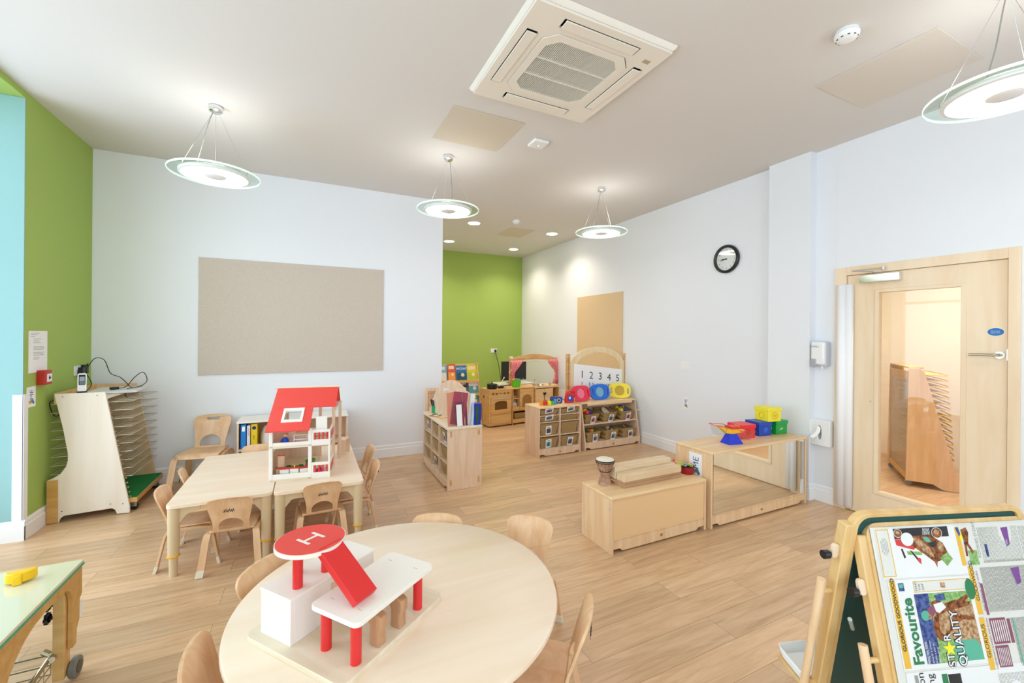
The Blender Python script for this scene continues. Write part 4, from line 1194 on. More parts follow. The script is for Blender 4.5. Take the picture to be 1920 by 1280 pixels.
o = arch_panel('arched_divider', '', (1.30, 4.95), (1.60, 4.03), .335, .628, PALEZ); tag(o, 'half round pale wooden divider standing on the nine cubby cabinet', 'divider')
o = arch_panel('arched_divider', '', (1.33, 4.98), (1.62, 4.36), .40, .628, PALEZ, False, skew=.9); tag(o, 'second arched wooden panel standing on the nine cubby cabinet', 'divider')

PINKF = mat('salmon_folder', 'd98a72', .6); MAR = mat('maroon_folder', '9a2f48', .5); BRN = mat('taupe_folder', '8a7468', .6); PURP = mat('plum_folder', '7d2550', .5)
stand = [('document_folder', 'wide salmon folder standing on the near end of the nine cubby cabinet', 1.262, 1.40, 4.085, .335, PINKF, -2, 8), ('document_folder', 'large folded maroon folder leaning over the salmon one', 1.278, 1.42, 4.068, .330, MAR, 8, -4),
         ('acrylic_holder', 'clear acrylic sheet stand in front of the maroon folder', 1.275, 1.40, 4.045, .24, ACRYL, 4, 0),
         ('paper_stack', 'stack of white sheets standing before the maroon folder', 1.345, 1.40, 4.035, .215, PAPER, -3, 6), ('document_folder', 'taupe folder standing edge on next to the plum folder', 1.415, 1.432, 4.06, .325, BRN, -2, 30),
         ('document_folder', 'plum folder standing edge on between taupe folder and white sheets', 1.44, 1.462, 4.06, .315, PURP, -1, 30), ('paper_stack', 'tall tilted white sheet standing behind the blue notebooks', 1.468, 1.52, 4.08, .31, PAPER, 8, 15),
         ('paper_stack', 'short white and blue sheets left of the notebooks', 1.492, 1.515, 4.035, .22, mat('pale_blue_paper', 'c9d6ea', .7), 6, 20)]
for nm, lb, x0, x1, y, hh, m, roll, yaw in stand:
    w = x1 - x0
    o = MB().box(-w / 2, w / 2, -.004, .004, 0, hh).build(nm, m, bevel=.001)
    o.location = ((x0 + x1) / 2, y, .629 + abs(math.sin(R(roll))) * w / 2); o.rotation_euler = (R(-3), R(roll), R(yaw - 8)); tag(o, lb, 'folder' if 'folder' in nm else 'paper' if 'paper' in nm else 'holder')
for k in range(5):
    o = MB().box(0, .0135, -.09, .0, 0, .215, 0).box(-.0005, .014, -.091, -.0, .0, .022, 1).box(-.0005, .014, -.091, 0, .19, .2155, 1).build('notebook', [mat('nb_green', '145a3e', .5) if k in (1, 2) else mat('nb_blue', '1a2f9c', .5), mat('nb_blue2', '1530a8', .5)], bevel=.001)
    o.location = (1.525 + k * .0152, 4.12, .629); tag(o, ['leftmost', 'second', 'middle', 'fourth', 'rightmost'][k] + (' slim green' if k in (1, 2) else ' slim dark blue') + ' notebook in the upright row on the nine cubby cabinet', 'notebook', 'row of slim notebooks')
o = MB().box(-.03, .03, -.004, .004, 0, .245).build('envelope', YELP, bevel=.001); o.location = (1.56, 4.135, .629); tag(o, 'yellow card behind the row of blue notebooks', 'card')
pc = thing('pen_pot', 'green pot of black pens on the far end of the nine cubby cabinet', 'pen pot', (1.335, 4.86, .629))
MB().lathe([(0, 0), (.030, 0), (.036, .085), (.032, .085), (.028, .006)], seg=20).build('pot', mat('pot_green', '1ba36e', .4), pc)
p_ = MB()
for k in range(6): a = k * 1.05; p_.cyl((.012 * math.cos(a), .012 * math.sin(a), .01), (.045 * math.cos(a), .03 * math.sin(a), .15 + .01 * (k % 2)), .006, seg=8)
p_.build('pens', BLACK, pc)
for lb, x, y, rz, c in (('red and pink picture booklet lying at the far end of the nine cubby cabinet', 1.285, 4.66, .5, 'd44a5a'), ('green picture booklet lying at the far end of the nine cubby cabinet', 1.345, 4.74, .8, '4fa850'), ('yellow and orange picture booklet lying on the nine cubby cabinet', 1.33, 4.55, .3, 'f0b45a')):
    o = MB().box(-.045, .045, -.055, .055, 0, .004, 0).box(-.03, .03, -.04, .01, .004, .0045, 1).build('booklet', [mat('bkl_' + c, c, .5), PAPER]); o.location = (x, y, .629); o.rotation_euler[2] = rz; tag(o, lb, 'booklet')

# ribbed screen behind the nine cubby cabinet
rs = thing('ribbed_screen', 'ribbed wooden screen panel beyond the nine cubby cabinet', 'room divider', (1.29, 5.12, 0))
mb = MB().box(0, .03, -.012, .012, 0, .885).box(.27, .30, -.012, .012, 0, .885).box(.03, .27, -.012, .012, .85, .885).box(.03, .27, -.012, .012, .05, .09)
mb.build('frame', PALEZ, rs, bevel=.002)
mb = MB()
for k in range(12): mb.box(.032 + k * .0202, .046 + k * .0202, -.006, .006, .09, .85)
mb.build('ribs', EDGE, rs, smooth=False)

# papers leaning tall behind the folders
o = MB().box(-.05, .05, -.004, .004, 0, .30).build('paper_stack', PAPER); o.location = (1.42, 4.70, .629); o.rotation_euler = (0, R(5), R(-10)); tag(o, 'tall white sheets leaning on the second arched panel', 'paper')


# ------------------------------------------------------------------ play kitchen in the alcove
KA = R(7)
KO = Vector((2.71, 6.455, 0))
def kpos(x, y, z): return KO + Matrix.Rotation(KA, 3, 'Z') @ Vector((x, y, z))


ck_ = thing('toy_cooker', 'wooden toy cooker with arched oven door and four knobs', 'toy kitchen', KO, KA)
MB().box(0, .445, .012, .345, .02, .615).build('body', KIT, ck_, bevel=.003)
MB().box(-.004, .449, -.004, .35, .615, .635).build('top', KIT, ck_, bevel=.004)
dO = MB().prism([(.03, .225), (.415, .225), (.415, .505), (.03, .505)], -.004, .012, 'xz', holes=[[(.10, .29), (.345, .29), (.345, .40)] + ell(.2225, .40, .1225, .035, 12, 0, 180) + [(.10, .40)]])
od = dO.build('oven_door', KIT, ck_, bevel=.002)
MB().box(.095, .35, .0095, .0118, .285, .44).build('oven_window', mat('dark_amber_glass', '6b4a26', .15), od)
MB().cyl((.07, -.028, .475), (.375, -.028, .475), .008, seg=12).cyl((.09, -.028, .475), (.09, 0, .475), .006).cyl((.355, -.028, .475), (.355, 0, .475), .006).build('handle', STEEL, od)
MB().box(.03, .415, -.004, .012, .05, .195).build('drawer', KIT, ck_, bevel=.002)
for x in (.07, .14, .295, .365):
    MB().cyl((x, .012, .56), (x, -.012, .56), .018, .015, 16).build('knob', mat('brown_knob', '8d6636', .4), ck_)
MB().box(.19, .25, .0105, .0118, .55, .57).build('clock_plate', mat('burnt_mark', 'a9783e', .8), ck_)
MB().prism(ell(.20, .50, .018, .028, 12), -.001, .001, 'yz').build('side_grip', DARK, ck_)
for x, y in ((.12, .10), (.33, .10), (.12, .25), (.33, .25)): MB().cyl((x, y, .635), (x, y, .637), .05, seg=24).build('hob_ring', mat('hob_grey', '6f6a60', .5), ck_)
pn = thing('toy_saucepan', 'black toy saucepan with lid at the left of the toy cooker', 'toy pan', kpos(.10, .10, .637), KA)
MB().lathe([(0, 0), (.062, 0), (.068, .01), (.068, .065), (.062, .068), (.03, .072), (0, .074)], seg=28).build('pan', BLACK, pn)
MB().cyl((0, 0, .072), (0, 0, .09), .010, seg=12).build('lid_knob', BLACK, pn); pn.scale = (1.25, 1.25, 1.25)
pf = thing('toy_frying_pan', 'black toy frying pan on the right of the toy cooker', 'toy pan', kpos(.28, .12, .637), KA)
MB().lathe([(0, 0), (.05, 0), (.065, .032), (.062, .032), (.048, .004), (0, .004)], seg=28).build('pan', BLACK, pf)
MB().tube(bez([(.06, 0, .028), (.11, -.02, .042), (.17, -.04, .045)], 5), .008, 8).build('handle', BLACK, pf)
for lb, p0, p1 in (('wooden spoon resting in the frying pan, upper one', (.24, .12, .655), (.40, .20, .80)), ('wooden spoon resting flat across the toy cooker', (.22, .20, .645), (.38, .22, .675))):
    o = MB().cyl(kpos(*p0), kpos(*p1), .006, seg=8).ball(kpos(*p1), .014, 10, sc=(1, .6, 1)).build('wooden_spoon', PALE); tag(o, lb, 'spoon')

kc = thing('toy_cupboard', 'wooden toy kitchen cupboard with arched door and open shelves', 'toy kitchen', kpos(.455, .0, 0), KA)
mb = MB().box(0, .015, 0, .345, 0, .615).box(.435, .45, 0, .345, 0, .615).box(.015, .435, .33, .345, 0, .615).box(.015, .435, 0, .34, .03, .09).box(.015, .435, 0, .34, .235, .25).box(.015, .16, .02, .34, .44, .452).box(.155, .17, 0, .34, .25, .615)
mb.build('carcass', KIT, kc, bevel=.002)
MB().box(-.004, .454, -.004, .35, .615, .635).build('top', KIT, kc, bevel=.004)
MB().prism([(.172, .255), (.435, .255), (.435, .61), (.172, .61)], .0, .014, 'xz', holes=[[(.20, .285), (.405, .285), (.405, .40)] + ell(.3025, .42, .1025, .09, 12, 0, 180) + [(.20, .40)]]).build('arched_door', KIT, kc)
MB().box(.195, .41, .016, .020, .275, .52).build('door_panel', mat('amber_panel', 'a87c42', .5), kc)
bsk = basket('dark wicker basket at the bottom of the toy kitchen cupboard', kpos(.68, .03, .091), .34, .28, .10, KA, False, group=None)
st = thing('toy_animal', 'white soft toy sitting in a wooden tray in the toy cupboard', 'soft toy', kpos(.545, .10, .285), KA)
MB().ball((0, 0, .05), .05, 16, sc=(1.2, .8, 1)).ball((-.03, -.02, .02), .025, 10).ball((.03, -.02, .02), .025, 10).build('body', mat('white_plush', 'e9e4da', .95), st)
MB().ball((0, -.01, .11), .028, 14).ball((-.02, -.01, .135), .009, 8).ball((.02, -.01, .135), .009, 8).build('head', mat('grey_plush', '9aa09c', .95), st)
o = MB().box(-.09, .09, -.07, -.06, 0, .055).box(-.09, .09, .06, .07, 0, .055).box(-.09, -.08, -.06, .06, 0, .055).box(.08, .09, -.06, .06, 0, .055).box(-.08, .08, -.06, .06, 0, .008).build('wooden_tray', KIT, bevel=.001)
o.location = kpos(.545, .09, .251); o.rotation_euler[2] = KA; tag(o, 'wooden tray on the lower shelf of the toy cupboard', 'tray')
for k, (dx, m_) in enumerate(((0, STEEL), (.03, KIT), (.06, STEEL))):
    o = MB().lathe([(0, 0), (.012, 0), (.013, .04), (0, .04)], seg=12).build('toy_tin', m_); o.location = kpos(.50 + dx, .06, .4525); tag(o, ['left', 'middle', 'right'][k] + ' one of three small tins on the top shelf of the toy cupboard', 'tin')
tub = thing('food_tub', 'bright green tub with toy food on the toy kitchen top', 'tub', kpos(.60, .12, .636), KA)
MB().lathe([(0, 0), (.062, 0), (.075, .085), (.072, .085), (.058, .006), (0, .006)], seg=4).build('tub_body', mat('lime_plastic', '5cc81e', .35), tub, bevel=.004)
tub.scale = (1.6, 1.2, 1.45); tub.rotation_euler[2] = KA + PI / 4
for k, (dx, dy, c) in enumerate(((-.03, 0, 'e58a35'), (.02, .02, '2bbf8a'), (.03, -.02, '35a8d8'), (-.01, -.03, 'a7662e'))):
    o = MB().ball((0, 0, 0), .026, 12, sc=(1.2, .9, .7)).build('toy_food', mat('food_' + c, c, .5)); o.location = kpos(.60 + dx * 1.5, .12 + dy * 1.4, .765); tag(o, {'e58a35': 'orange', '2bbf8a': 'sea green', '35a8d8': 'sky blue', 'a7662e': 'brown'}[c] + ' toy food piece on top of the green tub', 'toy food')

ks = thing('toy_sink', 'wooden toy sink unit with two doors beside the theatre', 'toy kitchen', kpos(.925, .0, 0), KA)
mb = MB().box(0, .015, 0, .345, 0, .60).box(.545, .56, 0, .345, 0, .60).box(.015, .545, .33, .345, 0, .60).box(.015, .545, 0, .34, .03, .09).box(.40, .412, 0, .34, .09, .60).box(.412, .545, 0, .34, .30, .312)
mb.build('carcass', KIT, ks, bevel=.002)
MB().prism([(-.004, -.004), (.564, -.004), (.564, .35), (-.004, .35)], .60, .635, holes=[rrect(.08, .33, .07, .28, .05)]).build('top', MAPLEX, ks, bevel=.002)
for x0, x1 in ((.018, .207), (.210, .398)): MB().box(x0, x1, -.004, .010, .095, .585).build('door', MAPLEX, ks, bevel=.002)
MB().lathe([(0, -.04), (.02, -.04), (.034, 0), (.03, 0), (0, -.03)], (.208, -.015, .52), 18).cyl((.208, -.012, .48), (.208, -.012, .30), .004).build('door_catch', BLACK, ks)
MB().lathe([(.13, .0), (.125, -.02), (.09, -.06), (0, -.065)], (.205, .175, .634), 28, caps=False).build('basin', STEEL, ks, solid=.003)
MB().tube(bez([(.205, .30, .635), (.205, .30, .70), (.205, .27, .725), (.205, .23, .70)], 5), .010, 8).cyl((.15, .30, .635), (.15, .30, .665), .014, seg=12).cyl((.26, .30, .635), (.26, .30, .665), .014, seg=12).build('tap', CHROME, ks)
for k, (x, y) in enumerate(((.03, .06), (.10, .03), (.38, .06))):
    o = MB().lathe([(0, 0), (.022, 0), (.030, .04), (.027, .04), (.019, .004), (0, .004)], seg=18).build('toy_cup', STEEL); o.location = kpos(.925 + x, y, .636); tag(o, ['leftmost small metal cup beside the toy sink', 'second small metal cup before the toy basin', 'small metal cup right of the toy basin'][k], 'cup')

# ---- puppet theatre
PT = thing('puppet_theatre', 'wooden puppet theatre frame with pink gingham curtains behind the toy kitchen', 'puppet theatre', (3.29, 6.93, 0), R(7))
tw = 1.13
mb = MB().box(0, .04, -.012, .012, 0, 1.13).box(tw - .04, tw, -.012, .012, 0, 1.13).box(.04, tw - .04, -.012, .012, .56, .60)
arc = [(.0, 1.02)] + [(tw * i / 20, 1.10 + .095 * math.sin(PI * i / 20)) for i in range(21)] + [(tw, 1.02)] + [(tw * (1 - i / 20), 1.04 + .06 * math.sin(PI * i / 20)) for i in range(1, 20)]
mb.prism(arc, -.014, .014, 'xz')
mb.build('frame', EDGE, PT, bevel=.003)
MB().cyl((.5, .03, 1.055), (.63, .03, 1.055), .006, seg=8).cyl((0.0, -.02, 1.065), (tw, -.02, 1.065), .007, seg=10).build('curtain_rod', PALE, PT)
GING = fabric_mat('pink_gingham', 'ec7c86', 'f6b4b4', 60.)


def curtain(sgn, x0):
    rows = [(1.085, 0, .26, .022), (1.03, 0, .235, .022), (.95, 0, .17, .02), (.88, .0, .09, .018), (.83, .01, .06, .014), (.78, .005, .075, .016), (.70, -.01 if sgn > 0 else .0, .10, .018), (.62, -.06 if sgn > 0 else .0, .13, .020)]
    n = 36; vs = []
    for z, a, w_, amp in rows:
        for i in range(n + 1):
            u = i / n; vs.append((x0 + sgn * (a + w_ * u), -.028 + amp * math.sin(u * PI * 9 + z * 6) - .008, z))
    fs = []
    for r in range(len(rows) - 1):
        for i in range(n): k = r * (n + 1) + i; fs.append((k, k + 1, k + n + 2, k + n + 1))
    return MB().add(vs, fs).build('curtain', GING, PT, solid=.002, recalc=False)


curtain(1, .02); curtain(-1, tw - .02)
MB().cyl((-.03, -.04, .86), (.04, -.03, .93), .007, seg=8).build('tie_peg', PALE, PT)
tv = thing('monitor', 'black flat monitor seen behind the left curtain of the theatre', 'monitor', (3.59, 7.35, .62), R(4))
MB().box(-.27, .27, -.02, .02, .06, .42).box(-.262, .262, -.0225, -.02, .07, .41).build('screen', mat('dark_screen', '24262a', .25), tv, bevel=.004)
MB().box(-.03, .03, -.01, .02, .01, .08).box(-.12, .12, -.08, .08, 0, .012).build('stand', BLACK, tv, bevel=.002)
MB().box(.17, .21, -.0235, -.0225, .075, .082).build('badge', STEEL, tv)
dk = thing('low_cabinet', 'low white cabinet carrying the black monitor', 'cabinet', (3.25, 7.2, 0), R(4))
MB().box(0, .75, 0, .40, 0, .60).build('body', PLASTIC, dk, bevel=.003); MB().box(-.01, .76, -.01, .41, .60, .62).build('top', PLASTIC, dk, bevel=.003)
wr = MB().box(0, .30, 0, .04, .0, .52).build('white_board', PLASTIC, bevel=.003); wr.location = (4.20, 6.80, 0); wr.rotation_euler[2] = R(-25); tag(wr, 'white board panel right of the toy sink', 'panel')

# ---- book display rack
br = thing('book_rack', 'sloping wooden book display rack with face out picture books in the alcove', 'book rack', (1.72, 6.72, 0))
mb = MB()
for x in (0, .93): mb.prism([(0, 0), (.38, 0), (.38, .20), (.26, 1.06), (.20, 1.06), (0, .30)], x, x + .018, 'yz')
mb.build('side_panel', KIT, br, bevel=.002)
shelves = [(.05, .30), (.10, .52), (.15, .74)]
mb = MB()
for y, z in shelves: mb.box(.018, .93, y - .05, y + .06, z - .012, z).box(.018, .93, y - .055, y - .045, z - .012, z + .035)
mb.prism([(.03, .08), (.06, .08), (.28, 1.04), (.25, 1.04)], .018, .93, 'yz')
mb.build('tiers', KIT, br, bevel=.001)


def pbook(label, x, tier, w, h, c1, c2, txt=None, tc=0, dz=0):
    y, z = shelves[tier]
    o = MB().box(-w / 2, w / 2, -.008, 0, 0, h, 0)
    o.box(-w * .42, w * .42, -.0087, -.008, h * .08, h * .55, 1)
    o.ball((w * .1, -.0087, h * .42), w * .16, 10, 2, (1, .05, 1)).ball((-w * .2, -.0087, h * .3), w * .11, 10, 1, (1, .05, 1))
    if txt: o.text(txt, h * .22, (0, -.0095, h * .80), (1, 0, 0), (0, 0, 1), 3)
    else: o.box(-w * .35, w * .3, -.0087, -.008, h * .72, h * .9, 2)
    b = o.build('picture_book', [mat('cov_' + c1, c1, .4), mat('cov_' + c2, c2, .4), mat('cov_face', 'f0d9c0', .5), PAPER], smooth=False)
    b.location = (1.72 + x, 6.72 + y + .0, z + dz + .001); b.rotation_euler[0] = R(-13); tag(b, label, 'book', 'picture books on the display rack')


pbook('pale blue picture book on the top tier of the book rack', .30, 2, .17, .30, '6fb6d8', 'e9e0cf')
pbook('orange red picture book on the top tier of the book rack', .47, 2, .14, .31, 'd9582e', 'f0a13c')
pbook('blue picture book titled WOW on the top tier of the book rack', .645, 2, .20, .28, '1f6fa8', '174f60', 'WOW!')
pbook('yellow and lime picture book on the top tier of the book rack', .84, 2, .19, .29, 'd9cf1c', 'b9c21e')
pbook('dark picture book on the middle tier of the book rack', .66, 1, .20, .24, '2b2c33', '57606b', 'night')
pbook('pale pink and teal picture book on the middle tier of the book rack', .845, 1, .20, .26, 'd9d5da', '4fa0a8')
pbook('white comic style picture book on the middle tier of the book rack', .44, 1, .20, .25, 'dfe2e4', '8a93a0')
pbook('teal animal picture book on the lowest tier of the book rack', .82, 0, .22, .22, '3b8f96', 'cf7f5a')

# ------------------------------------------------------------------ drying rack in the corner
dry = thing('drying_rack', 'wooden art drying rack with wire shelves and green felt tray', 'drying rack', (0, 0, 0))
prof = [(-1.852, 1.045)] + [(-1.540, 1.045), (-1.375, .06), (-1.375, .004), (-1.458, .010), (-1.470, .045), (-1.492, .062), (-1.786, .052), (-1.808, .035), (-1.818, .002), (-1.888, .002)]
prof += [(-1.888, .352), (-1.860, .362), (-1.811, .395), (-1.778, .45), (-1.767, .50), (-1.768, .56), (-1.800, .776)]
PW = wood('bleached_birch', 'f1e8db', 'e6d8c4', 'z', scale=3, amt=(.3, .8))
MB().prism(prof, 4.655, 4.675, 'xz').build('near_side_panel', PW, dry, bevel=.002)
MB().box(-1.8885, -1.8225, 4.648, 4.6545, .004, .35).build('leg_batten', OCHRE, dry, bevel=.001)
MB().prism([(x, z) for x, z in prof], 5.375, 5.395, 'xz').build('far_side_panel', MAPLE, dry, bevel=.002)
sc_ = MB()
for x, z in ((-1.80, 1.02), (-1.59, 1.02), (-1.80, .09), (-1.42, .09), (-1.50, .10)): sc_.cyl((x, 4.6535, z), (x, 4.656, z), .004, seg=8)
sc_.build('screws', DARK, dry)
MB().box(-1.86, -1.84, 4.675, 5.375, .96, 1.05).build('rear_rail', KIT, dry, bevel=.002)
MB().box(-1.84, -1.53, 4.675, 5.375, .985, .997).build('top_board', PW, dry, bevel=.001)
MB().box(-1.80, -1.40, 4.675, 5.375, .10, .125).build('tray_base', OCHRE, dry, bevel=.002)
MB().box(-1.80, -1.335, 4.676, 5.374, .126, .130).build('felt', mat('green_felt', '0c7a35', .95), dry)
MB().box(-1.40, -1.33, 4.676, 5.374, .085, .125).build('tray_lip', OCHRE, dry, bevel=.002)
for y in (4.75, 5.30):
    cs = MB().cyl((-1.37, y - .015, .028), (-1.37, y + .015, .028), .028, seg=20)
    c_ = cs.build('caster', BLACK, dry)
    MB().box(-1.39, -1.35, y - .02, y - .016, .03, .085).box(-1.39, -1.35, y + .016, y + .02, .03, .085).box(-1.39, -1.35, y - .02, y + .02, .082, .0855).build('caster_fork', STEEL, c_)
nb = MB()
for k in range(22): nb.cyl((-1.545 + .0074 * k + .004, 4.69, .985 - .0405 * k), (-1.535 + .0074 * k + .004, 4.69, .985 - .0405 * k), .006, seg=8)
nb.build('rack_pegs', EDGE, dry)
for k in range(10):
    z = .955 - .0715 * k
    xl = -1.885 + (0.0 if k < 7 else .10 * (k - 6) * 0); xr = -1.372
    y0 = 4.695; y1 = 5.355
    w_ = MB()
    for xx in (xl, xr): w_.cyl((xx, y0, z), (xx, y1, z), .0032, seg=6)
    for yy in (y0, y1): w_.cyl((xl, yy, z), (xr, yy, z), .0032, seg=6)
    for i in range(1, 11):
        yy = y0 + (y1 - y0) * i / 11; w_.cyl((xl, yy, z + .003), (xr, yy, z + .003), .0018, seg=5)
    for i in range(1, 4):
        xx = xl + (xr - xl) * i / 4; w_.cyl((xx, y0, z - .003), (xx, y1, z - .003), .0022, seg=5)
    w_.build('wire_shelf', WIRE, dry, smooth=True)
# things lying on the drying rack
lp = thing('laptop', 'closed white laptop lying on the drying rack', 'laptop', (-1.60, 5.12, .998), R(4))
MB().prism(rrect(-.17, .17, -.19, .19, .02), .002, .018).build('base', mat('laptop_white', 'e6e8ea', .25), lp, bevel=.003)
MB().prism(rrect(-.17, .17, -.19, .19, .02), .0185, .026).build('lid', mat('laptop_white', 'e6e8ea', .25), lp, bevel=.002)
ph = thing('cordless_phone', 'white cordless phone standing in its black charger on the drying rack', 'phone', (-1.715, 4.74, 1.046), R(18))
MB().box(-.045, .045, -.03, .035, -.048, -.020).box(-.03, .03, -.02, .03, -.020, .006).build('charging_base', BLACK, ph, bevel=.006)
hs = MB(); hs.prism(rrect(-.027, .027, 0, .155, .013), -.012, .012, 'xz', 0); hs.prism(rrect(-.020, .020, .055, .142, .006), -.0135, -.0120, 'xz', 1); hs.prism(rrect(-.0155, .0155, .085, .125, .002), -.0142, -.0135, 'xz', 2)
for i in range(3):
    for j in range(2): hs.box(-.014 + i * .011, -.007 + i * .011, -.0142, -.0135, .062 + j * .009, .067 + j * .009, 3)
M = Matrix.Rotation(R(-14), 4, 'X'); hs.v = [tuple(M @ Vector(v)) for v in hs.v]
hs.build('handset', [PLASTIC, BLACK, mat('phone_screen', '7f8a96', .2, emit=.3), STEEL], ph)
adp = MB().box(-.03, .03, -.018, .018, 0, .022).build('power_adapter', BLACK, bevel=.004); adp.location = (-1.60, 5.03, 1.026); adp.rotation_euler[2] = .6; tag(adp, 'black power adapter lying on the closed laptop', 'adapter')


def cable(label, pts, r=.0035):
    o = MB().tube(bez(pts, 7), r, 6).build('power_cable', BLACK); tag(o, label, 'cable')


cable('black cable looping from the plugs over to the laptop', [(-1.86, 5.25, 1.22), (-1.82, 5.28, 1.30), (-1.76, 5.30, 1.28), (-1.70, 5.25, 1.16), (-1.62, 5.22, 1.12), (-1.55, 5.15, 1.07), (-1.50, 5.10, 1.032), (-1.45, 5.2, 1.032)])
cable('black cable curling over the far end of the laptop', [(-1.60, 5.03, 1.036), (-1.54, 5.10, 1.04), (-1.50, 5.18, 1.12), (-1.46, 5.26, 1.16), (-1.44, 5.30, 1.08), (-1.46, 5.22, 1.034), (-1.50, 5.0, 1.031)])
cable('black cable from the socket down to the phone charger', [(-1.86, 5.20, 1.17), (-1.84, 5.22, 1.12), (-1.80, 5.15, 1.06), (-1.78, 4.95, 1.002), (-1.74, 4.80, 1.002)])
cable('black cable hanging off the right end of the drying rack top', [(-1.56, 4.95, 1.002), (-1.51, 4.96, 1.00), (-1.495, 4.98, .95), (-1.46, 5.05, .935), (-1.41, 5.05, .95), (-1.39, 5.04, .94)])
cable('thin black cable coiled behind the drying rack shelves on the left', [(-1.80, 4.76, 1.002), (-1.895, 4.72, .98), (-1.90, 4.74, .90), (-1.895, 4.78, .85), (-1.90, 4.84, .84), (-1.90, 4.88, .88)])

# ---- rack seen through the door
rk = thing('drying_rack', 'maple drying rack on casters seen through the glazed door', 'drying rack', (5.66, 2.18, 0), rz=R(-57))
PP = [(0, .06), (.10, .06), (.21, .055), (.28, .01), (.40, .005), (.40, .10), (.14, 1.20), (.10, 1.24), (.02, 1.24)]
MB().prism(PP, -.01, .01, 'xz').build('near_side_panel', MAPLE, rk, bevel=.002)
MB().prism(PP, .78, .80, 'xz').build('far_side_panel', MAPLE, rk, bevel=.002)
MB().box(.01, .03, .01, .78, .06, .12).box(.015, .035, .01, .78, 1.12, 1.20).box(.02, .40, .01, .78, .06, .08).box(.02, .14, .01, .78, 1.235, 1.25).build('rails', OCHRE, rk, bevel=.002)
MB().box(.018, .026, .012, .778, .12, 1.12).build('back_sheet', ACRYL, rk)
for y in (.04, .74): MB().cyl((.03, y, .028), (.03, y + .025, .028), .028, seg=18).build('caster', mat('grey_rubber', '8a8a8a', .4), rk)
for k in range(16):
    z = 1.17 - k * .058; x0 = .10; x1 = .30 + .012 * k * .3
    mb = MB()
    for y in (.02, .77): mb.tube([(x0, y, z), (x1, y, z)], .005, 6)
    mb.tube(bez([(x1, .02, z), (x1 + .03, .10, z + .006), (x1 + .03, .69, z + .006), (x1, .77, z)], 4), .006, 6).box(x0, x1, .04, .75, z - .004, z - .001)
    mb.build('yellow_shelf', mat('yellow_wire', 'e6b52c', .4), rk)

# ------------------------------------------------------------------ drum, planks, pot on the low cabinet
dm = thing('djembe_drum', 'small wooden goblet drum standing on the low cabinet', 'drum', (2.066, 2.612, .4055))
MB().lathe([(0, 0), (.052, 0), (.050, .01), (.036, .07), (.033, .09), (.040, .105), (.062, .14), (.068, .19), (.064, .195), (0, .195)], seg=36).build('shell', wood('carved_drum', 'd2ab8d', '94684c', 'x', scale=6, stretch=3, rough=.5), dm)
MB().lathe([(.0, .197), (.060, .197), (.069, .192), (.070, .184), (.066, .183)], seg=36).build('skin', mat('drum_skin', 'efe6d0', .7), dm)
rp = MB().lathe([(.071, .182), (.0745, .186), (.071, .190), (.068, .186)], seg=36, closed=True).lathe([(.071, .170), (.074, .173), (.071, .176), (.068, .173)], seg=36, closed=True)
for k in range(14):
    a = 2 * PI * k / 14; rp.cyl((.0715 * math.cos(a), .0715 * math.sin(a), .175), (.044 * math.cos(a + .2), .044 * math.sin(a + .2), .102), .0014, seg=5)
rp.lathe([(.040, .098), (.044, .101), (.040, .104)], seg=24)
rp.build('cords', mat('dark_cord', '26262c', .6), dm)
stk = MB().cyl((2.115, 2.60, .44), (2.19, 2.52, .407), .005, seg=8).build('drum_beater', KIT); tag(stk, 'thin wooden beater between the drum and the plank stack', 'beater')
PL = wood('pale_plank', 'ecd7b4', 'd9b98e', 'x', scale=4)
PL2 = wood('pale_plank_shaded', 'c9a07c', 'b48a66', 'x', scale=4)  # same pale planks, with their brown side shadow put into the colour
a_ = R(1.0)
for k, (lb, x0, x1, y0, y1, z0, z1, m_) in enumerate([('bottom plank of the hollow block stack on the low cabinet', 0, .60, 0, .21, 0, .026, PL2), ('second plank from the bottom of the block stack on the low cabinet', .002, .598, .003, .21, .0265, .045, PL2),
                                                     ('front pale block in the stack on the low cabinet', 0, .598, -.003, .085, .0455, .095, PL), ('rear lower pale block in the stack on the low cabinet', -.01, .60, .092, .19, .0455, .095, PL),
                                                     ('topmost pale block at the back of the stack on the low cabinet', -.008, .585, .095, .18, .0955, .135, PL)]):
    o = MB().box(x0, x1, y0, y1, z0, z1).build('wooden_block', m_, bevel=.0025); o.location = (2.135, 2.47, .4055); o.rotation_euler[2] = a_
    tag(o, lb, 'wooden block', 'stack of long wooden blocks')
pot = thing('toy_pot', 'dark red toy pot full of coloured pieces on the low cabinet', 'toy pan', (2.862, 2.535, .4055))
MB().lathe([(0, 0), (.050, 0), (.053, .006), (.053, .058), (.050, .058), (.049, .006), (0, .006)], seg=32).build('pot_body', mat('dark_red_enamel', 'a01420', .2), pot)
MB().lathe([(.053, .056), (.057, .060), (.057, .066), (.050, .066), (.050, .058)], seg=32, closed=True).build('rim', BLACK, pot)
cols = ['e8574a', '4fc24a', 'f0d83a', '3a9f90', 'b9a8e0', 'ef8a5a', '9bd84a', '2fae5a']
for k in range(18):
    a = k * 2.4; r_ = .011 * math.sqrt(k)
    o = MB().lathe([(.006, 0), (.012, 0), (.013, .007), (.006, .007)], seg=12, closed=True).build('coloured_ring', mat('ring_' + cols[k % 8], cols[k % 8], .4))
    o.location = (2.862 + r_ * math.cos(a), 2.535 + r_ * math.sin(a), .466 + (.012 if k < 8 else .004)); o.rotation_euler = (rnd.uniform(-.9, .9), rnd.uniform(-.9, .9), 0)
    tag(o, ['coral', 'green', 'yellow', 'teal', 'lilac', 'orange', 'lime', 'emerald'][k % 8] + (' small ring near the middle' if k < 8 else ' small ring near the rim') + ' of the dark red toy pot', 'toy ring', 'rings heaped in the toy pot')
